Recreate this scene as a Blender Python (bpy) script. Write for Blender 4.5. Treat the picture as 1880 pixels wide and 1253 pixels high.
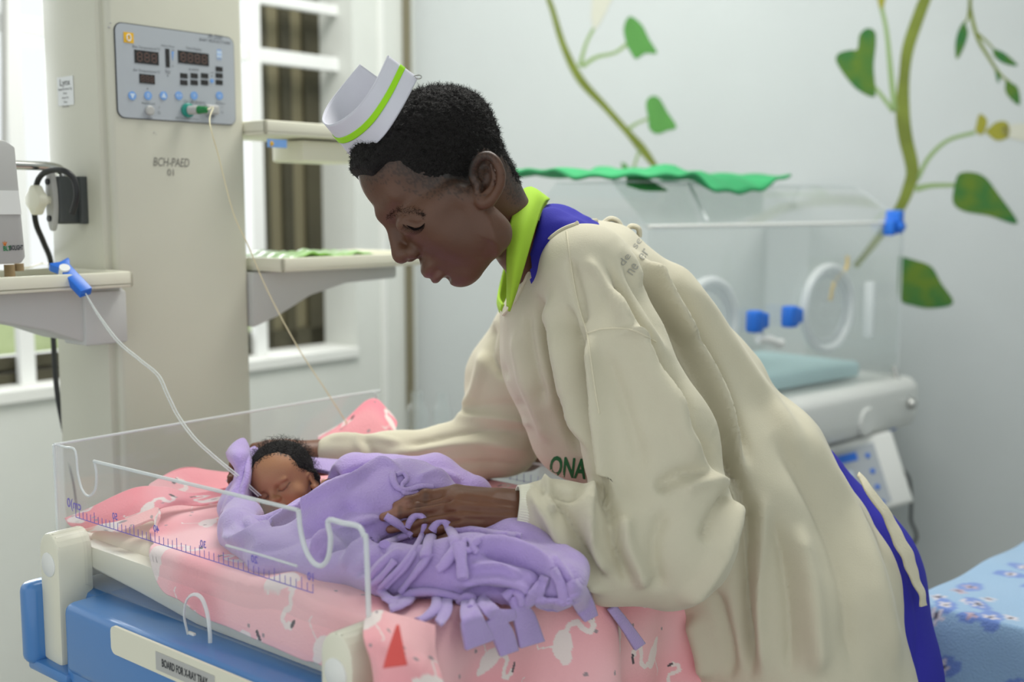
import bpy, bmesh, math, random
import numpy as np
from mathutils import Vector, Matrix
from mathutils.bvhtree import BVHTree
random.seed(7); RNG = np.random.RandomState(11)
for o in list(bpy.data.objects): bpy.data.objects.remove(o)
SC = bpy.context.scene; COL = SC.collection

# ------------------------------------------------------------------ camera
CAMZ = 1.35; PITCH = math.radians(6.6); FPX = 2114.0
cd = bpy.data.cameras.new('camera'); cam = bpy.data.objects.new('camera', cd); COL.objects.link(cam)
cam.location = (0, 0, CAMZ); cam.rotation_euler = (math.pi/2 - PITCH, 0, 0)
cd.sensor_width = 36; cd.lens = FPX/1880*36
cd.dof.use_dof = True; cd.dof.focus_distance = 1.34; cd.dof.aperture_fstop = 2.9
cd.clip_start = .05
SC.camera = cam
SC.view_settings.view_transform = 'Standard'; SC.view_settings.look = 'None'
SC.view_settings.gamma = 1; SC.view_settings.use_curve_mapping = False
SC.cycles.transparent_max_bounces = 32
SC.view_settings.exposure = -0.25
# ------------------------------------------------------------------ world: overcast daylight
W = bpy.data.worlds.new('world'); SC.world = W; W.use_nodes = True
wn = W.node_tree.nodes; wn['Background'].inputs[0].default_value = (.96, 1.0, 1.0, 1); wn['Background'].inputs[1].default_value = 1.25
def area(name, loc, target, sx, sy, power, col=(1, 1, 1)):
    l = bpy.data.lights.new(name, 'AREA'); l.shape = 'RECTANGLE'; l.size = sx; l.size_y = sy; l.energy = power; l.color = col
    o = bpy.data.objects.new(name, l); COL.objects.link(o); o.location = loc
    o.rotation_euler = (Vector(target)-Vector(loc)).to_track_quat('-Z', 'Y').to_euler(); return o
# daylight pouring in through the windows of the far wall
area('window_daylight', (-1.75, 3.65, 1.75), (.1, 1.5, .9), 1.9, 1.2, 75, (.95, .99, 1))
# fluorescent batten on the ceiling over the beds
area('ceiling_batten', (.1, 2.1, 2.72), (.1, 2.0, 0), 1.4, .6, 44, (1, .99, .95))

# ------------------------------------------------------------------ pixel/ray helpers
CP, SP = math.cos(PITCH), math.sin(PITCH)
CAM = np.array([0, 0, CAMZ])
def ray(px, py):
    a = (px-940)/FPX; b = (626.5-py)/FPX
    return np.array([a, CP+SP*b, -SP+CP*b])
def P(px, py, Y):
    r = ray(px, py); return CAM + r*(Y/r[1])
def Pz(px, py, z):
    r = ray(px, py); return CAM + r*((z-CAMZ)/r[2])
def Pp(px, py, o, n):
    r = ray(px, py); return CAM + r*(np.dot(np.asarray(o)-CAM, n)/np.dot(r, n))
def proj(V):
    V = np.asarray(V)-CAM; d = V[..., 1]*CP - V[..., 2]*SP; u = V[..., 1]*SP + V[..., 2]*CP
    return 940+FPX*V[..., 0]/d, 626.5-FPX*u/d, d
def nrm(v):
    v = np.asarray(v, float); return v/np.linalg.norm(v)
A = np.array([.637, .771, 0]); A /= np.linalg.norm(A); B = np.array([A[1], -A[0], 0]); Z = np.array([0, 0, 1.0])

# ------------------------------------------------------------------ materials
def lin(c):
    return tuple((x/255/12.92 if x/255 <= .04045 else ((x/255+.055)/1.055)**2.4) for x in c)
def mat(name, col, rough=.6, spec=.5, bump=0, bscale=200, metal=0, sss=0, noise=0, nscale=8, coat=0, sheen=0, attr=None, two=None, bdist=.002):
    m = bpy.data.materials.new(name); m.use_nodes = True; nt = m.node_tree; b = nt.nodes['Principled BSDF']
    c = tuple(col)+(1,)
    b.inputs['Base Color'].default_value = c; b.inputs['Roughness'].default_value = rough
    b.inputs['Specular IOR Level'].default_value = spec; b.inputs['Metallic'].default_value = metal
    if coat: b.inputs['Coat Weight'].default_value = coat
    if sheen: b.inputs['Sheen Weight'].default_value = sheen; b.inputs['Sheen Roughness'].default_value = .5
    if sss:
        b.inputs['Subsurface Weight'].default_value = sss; b.inputs['Subsurface Radius'].default_value = (1, .4, .2); b.inputs['Subsurface Scale'].default_value = .006
    tc = nt.nodes.new('ShaderNodeTexCoord')
    src = None
    if noise:
        n = nt.nodes.new('ShaderNodeTexNoise'); n.inputs['Scale'].default_value = nscale; n.inputs['Detail'].default_value = 5
        nt.links.new(tc.outputs['Object'], n.inputs['Vector'])
        mx = nt.nodes.new('ShaderNodeMix'); mx.data_type = 'RGBA'
        d = two if two else tuple(x*(1-noise) for x in col)
        mx.inputs['A'].default_value = c; mx.inputs['B'].default_value = tuple(d)+(1,)
        mr = nt.nodes.new('ShaderNodeMapRange'); mr.inputs['From Min'].default_value = .35; mr.inputs['From Max'].default_value = .65
        nt.links.new(n.outputs['Fac'], mr.inputs['Value']); nt.links.new(mr.outputs['Result'], mx.inputs['Factor'])
        nt.links.new(mx.outputs['Result'], b.inputs['Base Color']); src = mx.outputs['Result']
    if attr:
        at = nt.nodes.new('ShaderNodeAttribute'); at.attribute_name = attr
        if src is not None:
            m2 = nt.nodes.new('ShaderNodeMix'); m2.data_type = 'RGBA'; m2.blend_type = 'MULTIPLY'; m2.inputs['Factor'].default_value = 1
            nt.links.new(src, m2.inputs['A']); nt.links.new(at.outputs['Color'], m2.inputs['B']); nt.links.new(m2.outputs['Result'], b.inputs['Base Color'])
        else: nt.links.new(at.outputs['Color'], b.inputs['Base Color'])
    if bump:
        n = nt.nodes.new('ShaderNodeTexNoise'); n.inputs['Scale'].default_value = bscale; n.inputs['Detail'].default_value = 3
        nt.links.new(tc.outputs['Object'], n.inputs['Vector'])
        bp = nt.nodes.new('ShaderNodeBump'); bp.inputs['Strength'].default_value = bump; bp.inputs['Distance'].default_value = bdist
        nt.links.new(n.outputs['Fac'], bp.inputs['Height']); nt.links.new(bp.outputs['Normal'], b.inputs['Normal'])
    return m
def acrylic(name, tint=(1, 1, 1), mixf=.1, rough=.03):
    """thin clear plastic sheet: mostly see-through with a reflecting and faintly hazy skin"""
    m = bpy.data.materials.new(name); m.use_nodes = True; nt = m.node_tree; nt.nodes.clear()
    out = nt.nodes.new('ShaderNodeOutputMaterial'); tr = nt.nodes.new('ShaderNodeBsdfTransparent'); gl = nt.nodes.new('ShaderNodeBsdfGlossy')
    df = nt.nodes.new('ShaderNodeBsdfDiffuse'); df.inputs[0].default_value = (.85, .88, .88, 1)
    tr.inputs[0].default_value = tuple(tint)+(1,); gl.inputs['Roughness'].default_value = rough
    lw = nt.nodes.new('ShaderNodeLayerWeight'); lw.inputs[0].default_value = .5
    pw = nt.nodes.new('ShaderNodeMath'); pw.operation = 'POWER'; pw.inputs[1].default_value = 4; nt.links.new(lw.outputs['Facing'], pw.inputs[0])
    fr = nt.nodes.new('ShaderNodeMath'); fr.operation = 'MULTIPLY_ADD'; fr.inputs[1].default_value = .7; fr.inputs[2].default_value = .035; nt.links.new(pw.outputs[0], fr.inputs[0])
    m1 = nt.nodes.new('ShaderNodeMixShader'); m2 = nt.nodes.new('ShaderNodeMixShader'); m2.inputs[0].default_value = mixf
    nt.links.new(fr.outputs[0], m1.inputs[0]); nt.links.new(tr.outputs[0], m1.inputs[1]); nt.links.new(gl.outputs[0], m1.inputs[2])
    nt.links.new(m1.outputs[0], m2.inputs[1]); nt.links.new(df.outputs[0], m2.inputs[2]); nt.links.new(m2.outputs[0], out.inputs[0])
    return m
M = {}
M['wall'] = mat('wall_paint', (.555, .59, .59), .75, bump=.15, bscale=60, noise=.04, nscale=3)
M['wall_win'] = mat('window_wall_paint', (.72, .74, .70), .75, bump=.3, bscale=40, noise=.05, nscale=4)
M['jamb'] = mat('reveal_paint', (.82, .83, .80), .7)
M['floor'] = mat('floor_vinyl', (.33, .33, .31), .4, noise=.15, nscale=5)
M['ceil'] = mat('ceiling_paint', (.8, .8, .78), .8)
M['cream'] = mat('cream_enamel', lin((205, 204, 188)), .38, noise=.03, nscale=6)
M['white'] = mat('white_plastic', (.78, .79, .76), .35)
M['creamp'] = mat('cream_plastic', lin((226, 224, 205)), .4)
M['blue'] = mat('blue_plastic', lin((74, 128, 190)), .3, coat=.3)
M['grey'] = mat('grey_plastic', lin((180, 180, 177)), .45)
M['lgrey'] = mat('light_grey_plastic', lin((196, 197, 194)), .45)
M['panel'] = mat('panel_film', lin((176, 182, 188)), .35)
M['black'] = mat('black_rubber', (.012, .013, .014), .45)
M['dgrey'] = mat('dark_grey_casting', lin((70, 74, 74)), .5, bump=.3, bscale=150)
M['lcd'] = mat('display_glass', (.02, .018, .018), .2)
M['seg'] = mat('unlit_segment', lin((120, 90, 80)), .4)
M['ink'] = mat('black_ink', lin((60, 62, 66)), .6)
M['inkg'] = mat('grey_ink', lin((105, 108, 114)), .6)
M['faded'] = mat('faded_print', lin((164, 162, 152)), .8)
M['pencil'] = mat('marker_ink', lin((120, 118, 112)), .6)
M['btn'] = mat('button_blue', lin((120, 165, 225)), .4)
M['btnw'] = mat('button_print', lin((205, 222, 240)), .4)
M['yellow'] = mat('yellow_logo', lin((232, 180, 30)), .5)
M['teal'] = mat('teal_socket', lin((30, 140, 125)), .35)
M['green'] = mat('green_plug', lin((20, 120, 60)), .35)
M['metal'] = mat('steel', (.6, .6, .58), .25, metal=1)
M['paper'] = mat('paper', (.8, .82, .82), .7)
M['bluecl'] = mat('blue_clamp', lin((30, 110, 215)), .35)
M['tube'] = acrylic('tubing', (.97, .98, .96), .42, .15)
M['cable'] = mat('probe_cable', lin((222, 214, 178)), .45)
M['acr'] = acrylic('acrylic_sheet', (.985, .985, .99), .045)
M['acre'] = acrylic('acrylic_edge', (.92, .95, .96), .55, .1)
M['acrhood'] = acrylic('hood_acrylic', (.99, .995, .993), .045)
M['bott'] = acrylic('clear_glass', (.94, .96, .96), .10)
M['acrring'] = acrylic('port_ring', (.95, .97, .98), .5, .1)
M['glass'] = acrylic('window_glass', (1, 1, 1), .0)
M['rulerink'] = mat('violet_ruler_ink', lin((120, 106, 190)), .5)
M['winwhite'] = mat('white_window_bar', (.86, .87, .86), .5)
M['olive'] = mat('olive_steel', lin((72, 68, 50)), .5, noise=.3, nscale=6)
M['olive2'] = mat('pale_olive_steel', lin((118, 112, 88)), .5)
M['skin'] = mat('dark_skin', (1, 1, 1), .46, spec=.45, bump=.12, bscale=450, sss=.12, noise=.10, nscale=25, attr='col')
M['skinb'] = mat('baby_skin', (1, 1, 1), .5, spec=.4, bump=.12, bscale=400, sss=.15, attr='col')
M['hair'] = mat('black_hair', (.012, .0105, .010), .75, spec=.25, bump=1.0, bscale=420, bdist=.004)
M['strand'] = mat('hair_strand', (.012, .010, .009), .6, spec=.3)
M['gown'] = mat('cream_cotton', lin((206, 200, 178)), .85, spec=.2, bump=.15, bscale=500, noise=.04, nscale=9, sheen=.15)
M['gown2'] = mat('cream_cotton_hem', lin((214, 207, 184)), .85, spec=.2, bump=.3, bscale=300)
M['lime'] = mat('lime_cotton', lin((164, 205, 62)), .8, spec=.2, bump=.12, bscale=500)
M['royal'] = mat('royal_blue_cotton', lin((52, 50, 160)), .8, spec=.2, bump=.15, bscale=500)
M['capw'] = mat('white_cap_cotton', lin((212, 212, 222)), .8, spec=.2, bump=.15, bscale=300)
M['capg'] = mat('lime_cap_band', lin((158, 222, 40)), .7, spec=.2)
M['purple'] = mat('lilac_fleece', lin((182, 160, 216)), .95, spec=.1, bump=.7, bscale=420, sheen=.45, noise=.06, nscale=30, bdist=.0018)
M['pink'] = mat('pink_flannel', (1, 1, 1), .9, spec=.15, bump=.3, bscale=350, attr='col', sheen=.2)
M['matt'] = mat('cream_mattress_sheet', lin((228, 218, 196)), .75, bump=.2, bscale=60)
M['gprint'] = mat('green_print', lin((30, 110, 62)), .8)
M['gcloth'] = mat('green_drape', lin((52, 160, 100)), .8, noise=.2, nscale=8)
M['gcloth2'] = mat('green_drape_underside', lin((0, 150, 20)), .8)
M['teal2'] = mat('pale_blue_mattress', lin((196, 226, 230)), .7)
M['flower'] = mat('flower_flannel', (1, 1, 1), .95, spec=.1, bump=.6, bscale=300, attr='col', sheen=.3)
M['lipdark'] = mat('eyelash_hair', (.008, .006, .006), 1, spec=0)
M['coral'] = mat('coral_patch', lin((222, 92, 88)), .9)

# ------------------------------------------------------------------ mesh / object helpers
ORG = {}
def new_mesh(name, V, F, smooth=True):
    me = bpy.data.meshes.new(name); V = np.asarray(V, np.float64)
    if isinstance(F, np.ndarray):
        k = F.shape[1]; me.vertices.add(len(V)); me.vertices.foreach_set('co', V.ravel())
        me.loops.add(F.size); me.loops.foreach_set('vertex_index', F.astype(np.int32).ravel())
        me.polygons.add(len(F)); me.polygons.foreach_set('loop_start', np.arange(0, F.size, k, dtype=np.int32))
        me.update(calc_edges=True); me.validate()
    else:
        me.from_pydata([tuple(v) for v in V], [], [tuple(f) for f in F]); me.update()
    if smooth: me.polygons.foreach_set('use_smooth', [True]*len(me.polygons))
    return me
def setcol(me, C, name='col'):
    a = me.color_attributes.new(name, 'FLOAT_COLOR', 'POINT')
    C = np.concatenate([C, np.ones((len(C), 1))], 1).astype(np.float32); a.data.foreach_set('color', C.ravel())
def empty(name, loc, label, cat, group=None):
    o = bpy.data.objects.new(name, None); COL.objects.link(o); o.location = tuple(loc); o.empty_display_size = .05
    ORG[o.name] = np.asarray(loc, float); tag(o, label, cat, group); return o
def tag(o, label=None, cat=None, group=None, kind=None):
    if label: o['label'] = label
    if cat: o['category'] = cat
    if group: o['group'] = group
    if kind: o['kind'] = kind
    return o
def link(name, me, m, parent=None, label=None, cat=None, group=None, kind=None):
    """one mesh object; vertices come in world coordinates and are moved to a local origin"""
    o = bpy.data.objects.new(name, me); COL.objects.link(o); me.name = name
    if m is not None and not me.materials: me.materials.append(m)
    n = len(me.vertices); co = np.empty(n*3); me.vertices.foreach_get('co', co); co = co.reshape(-1, 3)
    if parent is not None: org = ORG[parent.name]
    else:
        lo, hi = co.min(0), co.max(0); org = np.array([(lo[0]+hi[0])/2, (lo[1]+hi[1])/2, lo[2]]); o.location = tuple(org)
    co = co-org; me.vertices.foreach_set('co', co.ravel()); me.update()
    ORG[o.name] = org
    if parent is not None: o.parent = parent
    tag(o, label, cat, group, kind); return o
class MB:
    """collects shapes into one mesh"""
    def __init__(s): s.V = []; s.F = []; s.n = 0
    def add(s, V, F):
        s.V += [tuple(v) for v in V]; s.F += [tuple(int(i)+s.n for i in f) for f in F]; s.n += len(V); return s
    def bm(s, b): b.verts.ensure_lookup_table(); b.verts.index_update(); V = [v.co[:] for v in b.verts]; F = [[v.index for v in f.verts] for f in b.faces]; b.free(); return s.add(V, F)
    def box(s, o, ex, ey, ez, x0, x1, y0, y1, z0, z1, bev=0, seg=2):
        b = bmesh.new(); bmesh.ops.create_cube(b, size=1)
        for v in b.verts: v.co = ((v.co.x+.5)*(x1-x0)+x0, (v.co.y+.5)*(y1-y0)+y0, (v.co.z+.5)*(z1-z0)+z0)
        if bev: bmesh.ops.bevel(b, geom=b.edges[:], offset=bev, segments=seg, affect='EDGES', profile=.5)
        o, ex, ey, ez = map(np.asarray, (o, ex, ey, ez))
        for v in b.verts: v.co = Vector(o+ex*v.co.x+ey*v.co.y+ez*v.co.z)
        return s.bm(b)
    def tube(s, pts, r, n=10, closed=False, flat=1.0, cap=True, up=None):
        pts = np.asarray(pts, float); m = len(pts); r = np.broadcast_to(np.asarray(r, float), (m,))
        T = np.gradient(pts, axis=0) if not closed else (np.roll(pts, -1, 0)-np.roll(pts, 1, 0))
        T /= np.linalg.norm(T, axis=1)[:, None]+1e-12
        u = np.array([0, 0, 1.0]) if up is None else nrm(up)
        if abs(np.dot(u, T[0])) > .95: u = np.array([1.0, 0, 0])
        V = []
        for i in range(m):
            u = u-T[i]*np.dot(u, T[i]); u /= np.linalg.norm(u)+1e-12; w = np.cross(T[i], u)
            for k in range(n):
                a = 2*math.pi*k/n; V.append(pts[i]+r[i]*(math.cos(a)*w+math.sin(a)*u*flat))
        F = []
        for i in range(m if closed else m-1):
            j = (i+1) % m
            for k in range(n): F.append((i*n+k, i*n+(k+1) % n, j*n+(k+1) % n, j*n+k))
        if cap and not closed:
            F.append(tuple(range(n))[::-1]); F.append(tuple((m-1)*n+k for k in range(n)))
        return s.add(V, F)
    def prism(s, o, ex, ey, ez, poly, t0, t1, bev=0):
        """polygon in the (ex, ey) plane, thickness along ez"""
        b = bmesh.new(); vs = [b.verts.new((p[0], p[1], t0)) for p in poly]; f = b.faces.new(vs)
        r = bmesh.ops.extrude_face_region(b, geom=[f])
        for v in r['geom']:
            if isinstance(v, bmesh.types.BMVert): v.co.z = t1
        if bev: bmesh.ops.bevel(b, geom=b.edges[:], offset=bev, segments=2, affect='EDGES', profile=.5)
        o, ex, ey, ez = map(np.asarray, (o, ex, ey, ez))
        for v in b.verts: v.co = Vector(o+ex*v.co.x+ey*v.co.y+ez*v.co.z)
        return s.bm(b)
    def cyl(s, a, b, r, n=24, r2=None, bev=0):
        a, b = np.asarray(a, float), np.asarray(b, float); r2 = r if r2 is None else r2
        if bev:
            d = nrm(b-a); return s.tube([a, a+d*1e-4, a+d*bev, b-d*bev, b-d*1e-4, b], [r*.01, r-bev, r, r2, r2-bev, r2*.01], n)
        return s.tube([a, b], [r, r2], n)
    def torus(s, c, nrmv, R, r, n=40, m=10, sx=1.0):
        nv = nrm(nrmv); u = nrm(np.cross(nv, Z) if abs(nv[2]) < .9 else np.cross(nv, [1, 0, 0])); w = np.cross(nv, u)
        return s.tube([np.asarray(c)+R*(math.cos(t)*u*sx+math.sin(t)*w) for t in np.linspace(0, 2*math.pi, n, endpoint=False)], r, m, closed=True)
    def ball(s, c, r, sub=2, sc=(1, 1, 1)):
        b = bmesh.new(); bmesh.ops.create_icosphere(b, subdivisions=sub, radius=r)
        for v in b.verts: v.co = Vector((v.co.x*sc[0]+c[0], v.co.y*sc[1]+c[1], v.co.z*sc[2]+c[2]))
        return s.bm(b)
    def mesh(s, smooth=True): return new_mesh('m', s.V, s.F, smooth)
    def build(s, name, m, parent=None, smooth=True, auto=True, **k):
        o = link(name, s.mesh(smooth), m, parent, **k)
        if smooth and auto:
            o.data.set_sharp_from_angle(angle=math.radians(42))
        return o
def cr(pts, n):
    """Catmull-Rom through pts, n samples"""
    p = np.asarray(pts, float); m = len(p)
    if m == 2: return p[0]+(p[1]-p[0])*np.linspace(0, 1, n).reshape((-1,)+(1,)*(p.ndim-1))
    q = np.concatenate([[2*p[0]-p[1]], p, [2*p[-1]-p[-2]]])
    t = np.linspace(0, m-1, n); i = np.minimum(t.astype(int), m-2); f = (t-i).reshape((-1,)+(1,)*(p.ndim-1))
    a, b, c, d = q[i], q[i+1], q[i+2], q[i+3]
    return .5*(2*b+(c-a)*f+(2*a-5*b+4*c-d)*f*f+(3*b-a-3*c+d)*f**3)
def surf(rows, nu, nv):
    """control grid rows[i][j] -> smooth grid, (nv, nu, 3)"""
    R = np.asarray(rows, float); a = cr(R, nv); return cr(a.swapaxes(0, 1), nu).swapaxes(0, 1)
def grid_mesh(G, name='m', closed_u=False):
    nv, nu = G.shape[:2]; I = np.arange(nv*nu).reshape(nv, nu)
    F = np.stack([I[:-1, :-1], I[:-1, 1:], I[1:, 1:], I[1:, :-1]], -1).reshape(-1, 4)
    me = new_mesh(name, G.reshape(-1, 3), F)
    return me
def solid(o, t, off=0): 
    md = o.modifiers.new('thickness', 'SOLIDIFY'); md.thickness = t; md.offset = off; return o
def text_geo(s, size=1.0, shear=0, extr=0, bold=0):
    cu = bpy.data.curves.new('t', 'FONT'); cu.body = s; cu.size = size; cu.align_x = 'CENTER'; cu.align_y = 'CENTER'; cu.shear = shear; cu.offset = bold
    cu.resolution_u = 3
    ob = bpy.data.objects.new('t', cu); COL.objects.link(ob); dg = bpy.context.evaluated_depsgraph_get()
    me = bpy.data.meshes.new_from_object(ob.evaluated_get(dg)); bpy.data.objects.remove(ob)
    V = np.array([v.co[:] for v in me.vertices]).reshape(-1, 3); F = [tuple(p.vertices) for p in me.polygons]; bpy.data.meshes.remove(me); return V, F
def text_on(mb, s, o, ex, ey, size, shear=0, lift=0, bold=0, width=None):
    V, F = text_geo(s, size, shear, bold=bold)
    if not len(V): return mb
    if width: V[:, 0] *= width/max(1e-6, (V[:, 0].max()-V[:, 0].min()))
    ex, ey = np.asarray(ex), np.asarray(ey); n = np.cross(ex, ey)
    return mb.add([np.asarray(o)+ex*v[0]+ey*v[1]+n*lift for v in V], F)

# ------------------------------------------------------------------ SDF modelling (numpy) -> surface nets
class Field:
    def __init__(s, lo, hi, h):
        s.lo = np.asarray(lo, float); s.h = h; s.n = np.ceil((np.asarray(hi)-s.lo)/h).astype(int)+1
        s.D = np.full(s.n, .5, np.float32); s.ax = [s.lo[i]+h*np.arange(s.n[i]) for i in range(3)]
    def sub(s, lo, hi, m):
        a = np.clip(np.floor((np.asarray(lo)-m-s.lo)/s.h).astype(int), 0, s.n); b = np.clip(np.ceil((np.asarray(hi)+m-s.lo)/s.h).astype(int)+1, 0, s.n)
        if (b <= a).any(): return None
        sl = tuple(slice(a[i], b[i]) for i in range(3))
        X = [s.ax[0][sl[0]][:, None, None].astype(np.float32), s.ax[1][sl[1]][None, :, None].astype(np.float32), s.ax[2][sl[2]][None, None, :].astype(np.float32)]
        return sl, X
    def op(s, sl, d, k, mode):
        a = s.D[sl]
        if mode == 'u':
            if k <= 0: s.D[sl] = np.minimum(a, d)
            else:
                h = np.clip(.5+.5*(a-d)/k, 0, 1); s.D[sl] = a*(1-h)+d*h-k*h*(1-h)
        else:
            d = -d
            if k <= 0: s.D[sl] = np.maximum(a, d)
            else:
                h = np.clip(.5-.5*(a-d)/k, 0, 1); s.D[sl] = a*(1-h)+d*h+k*h*(1-h)
    def cone(s, a, b, ra, rb, k=.01, mode='u', q=1.0, qd=1):
        a = np.asarray(a, float); b = np.asarray(b, float); R = max(ra, rb)*max(1, q)
        g = s.sub(np.minimum(a, b)-R, np.maximum(a, b)+R, k+.02)
        if g is None: return s
        sl, X = g; p = [X[i]-a[i] for i in range(3)]; ba = b-a
        p[qd] = p[qd]/q; ba[qd] /= q; bb = float(ba@ba)+1e-12
        h = np.clip((p[0]*ba[0]+p[1]*ba[1]+p[2]*ba[2])/bb, 0, 1)
        d = np.sqrt((p[0]-h*ba[0])**2+(p[1]-h*ba[1])**2+(p[2]-h*ba[2])**2)-(ra+(rb-ra)*h)
        s.op(sl, d, k, mode); return s
    def ell(s, c, r, k=.01, mode='u', R=None):
        c = np.asarray(c, float); r = np.broadcast_to(np.asarray(r, float), (3,)); R = np.eye(3) if R is None else np.asarray(R)  # rows of R: local axes
        e = np.sqrt((R.T**2)@(r**2)); g = s.sub(c-e, c+e, k+.02)
        if g is None: return s
        sl, X = g; p = [X[i]-c[i] for i in range(3)]
        l = [R[i, 0]*p[0]+R[i, 1]*p[1]+R[i, 2]*p[2] for i in range(3)]
        k0 = np.sqrt((l[0]/r[0])**2+(l[1]/r[1])**2+(l[2]/r[2])**2); k1 = np.sqrt((l[0]/r[0]**2)**2+(l[1]/r[1]**2)**2+(l[2]/r[2]**2)**2)+1e-9
        s.op(sl, k0*(k0-1)/k1, k, mode); return s
    def chain(s, pts, k=.01, mode='u', q=1.0, close=False):
        """pts: (px, py, Y, r in pixels)"""
        W_ = [(P(a, b, y), r*y/FPX) for a, b, y, r in pts]
        if close: W_ = W_+[W_[0]]
        for i in range(len(W_)-1): s.cone(W_[i][0], W_[i+1][0], W_[i][1], W_[i+1][1], k if i == 0 else min(k, .02) if k > .02 else k, mode, q)
        return s
    def mesh(s, smooth=0):
        D = s.D; ins = D < 0; n = D.shape
        c = [ins[i:n[0]-1+i, j:n[1]-1+j, k:n[2]-1+k] for i in (0, 1) for j in (0, 1) for k in (0, 1)]
        anyc = np.logical_or.reduce(c); allc = np.logical_and.reduce(c); act = anyc & ~allc
        idx = np.argwhere(act); m = len(idx); lut = -np.ones(act.shape, np.int64); lut[act] = np.arange(m)
        acc = np.zeros((m, 3)); cnt = np.zeros(m)
        cor = np.array([(i, j, k) for i in (0, 1) for j in (0, 1) for k in (0, 1)])
        val = [D[idx[:, 0]+q[0], idx[:, 1]+q[1], idx[:, 2]+q[2]].astype(float) for q in cor]
        for a in range(8):
            for b in range(a+1, 8):
                if np.abs(cor[a]-cor[b]).sum() != 1: continue
                x = (val[a] < 0) != (val[b] < 0); t = np.where(x, val[a]/np.where(x, val[a]-val[b], 1), 0)
                acc += np.where(x[:, None], cor[a]+(cor[b]-cor[a])*t[:, None], 0); cnt += x
        V = s.lo+s.h*(idx+acc/cnt[:, None]); F = []
        for ax in range(3):
            o1, o2 = [(1, 2), (2, 0), (0, 1)][ax]
            sl0 = [slice(1, -1)]*3; sl1 = [slice(1, -1)]*3; sl0[ax] = slice(0, n[ax]-1); sl1[ax] = slice(1, n[ax])
            x = ins[tuple(sl0)] != ins[tuple(sl1)]; e = np.argwhere(x); off = np.ones(3, int); off[ax] = 0; e = e+off
            f = ins[tuple(e.T)]
            def L(d1, d2):
                q = e.copy(); q[:, o1] -= d1; q[:, o2] -= d2; return lut[tuple(q.T)]
            Q = np.stack([L(1, 1), L(0, 1), L(0, 0), L(1, 0)], 1); Q[~f] = Q[~f][:, ::-1]; F.append(Q)
        F = np.concatenate(F); F = F[(F >= 0).all(1)]
        for _ in range(smooth): V = relax(V, F)
        return V, F
def relax(V, F, lam=.5):
    S = np.zeros_like(V); c = np.zeros(len(V))
    for a, b in ((0, 1), (1, 2), (2, 3), (3, 0)):
        for x, y in ((a, b), (b, a)):
            for d in range(3): S[:, d] += np.bincount(F[:, x], V[F[:, y], d], len(V))
            c += np.bincount(F[:, x], minlength=len(V))
    return V+(S/np.maximum(c, 1)[:, None]-V)*lam
def normals(V, F):
    n = np.cross(V[F[:, 2]]-V[F[:, 0]], V[F[:, 3]]-V[F[:, 1]]); N = np.zeros_like(V)
    for i in range(4):
        for d in range(3): N[:, d] += np.bincount(F[:, i], n[:, d], len(V))
    return N/(np.linalg.norm(N, axis=1)[:, None]+1e-12)
def seg_dist(u, v, pts):
    """distance to polyline, side (signed) and position along it"""
    best = np.full(len(u), 1e9); side = np.zeros(len(u)); par = np.zeros(len(u)); pts = np.asarray(pts, float)
    L = np.linalg.norm(np.diff(pts, axis=0), axis=1); tot = L.sum(); acc = 0
    for i in range(len(pts)-1):
        a, b = pts[i], pts[i+1]; d = b-a; h = np.clip(((u-a[0])*d[0]+(v-a[1])*d[1])/(d@d+1e-9), 0, 1)
        ex = u-a[0]-h*d[0]; ey = v-a[1]-h*d[1]; q = np.hypot(ex, ey); m = q < best
        best[m] = q[m]; side[m] = np.sign(d[0]*ey-d[1]*ex)[m]; par[m] = ((acc+h*L[i])/tot)[m]; acc += L[i]
    return best, side, par
def sculpt(V, F, strokes, ylim=None):
    """strokes: (points in photo pixels, width px, height m, side bias) raise (or press) the cloth along a line"""
    N = normals(V, F); u, v, d = proj(V); vd = CAM-V; vd /= np.linalg.norm(vd, axis=1)[:, None]
    fac = np.clip((np.sum(N*vd, 1)+.05)*3, 0, 1)
    D = np.zeros(len(V))
    for st in strokes:
        pts, w, h = st[:3]; bias = st[3] if len(st) > 3 else 0
        pts = cr(pts, 4*len(pts)) if len(pts) > 2 else np.asarray(pts, float); lo = pts.min(0)-3.5*w; hi = pts.max(0)+3.5*w
        m = (u > lo[0]) & (u < hi[0]) & (v > lo[1]) & (v < hi[1]) & (fac > 0)
        if ylim is not None and len(st) > 4: m &= (V[:, 1] < st[4])
        if not m.any(): continue
        q, s, t = seg_dist(u[m], v[m], pts); tp = np.clip(np.minimum(t, 1-t)*5+.12, 0, 1)
        tp = tp*tp*(3-2*tp)
        f = np.exp(-(q/w)**2) if h > 0 else np.exp(-(q/w)**1.35)
        if bias: f = f-.8*np.exp(-((q*s*np.sign(bias)-1.7*w)/w)**2)*abs(bias)
        D[m] += h*f*tp
    return V+N*(D*fac)[:, None]
def vnoise(V, scale, seed=0):
    """cheap smooth noise from summed sines"""
    r = np.random.RandomState(seed); o = np.zeros(len(V))
    for i in range(10):
        k = r.normal(size=3); k *= scale*(.6+r.rand()*1.2)/np.linalg.norm(k); o += np.sin(V@k+r.rand()*6.28)
    return o/3.2
def inpoly(x, y, poly):
    ins = np.zeros(len(x), bool); j = len(poly)-1
    for i in range(len(poly)):
        xi, yi = poly[i]; xj, yj = poly[j]; c = ((yi > y) != (yj > y)) & (x < (xj-xi)*(y-yi)/((yj-yi) or 1e-9)+xi); ins ^= c; j = i
    return ins
def hit(px, py, tree, off=.0006):
    r = nrm(ray(px, py)); h = tree.ray_cast(Vector(CAM), Vector(r))
    return (np.array(h[0])-r*off) if h[0] is not None else None
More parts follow.
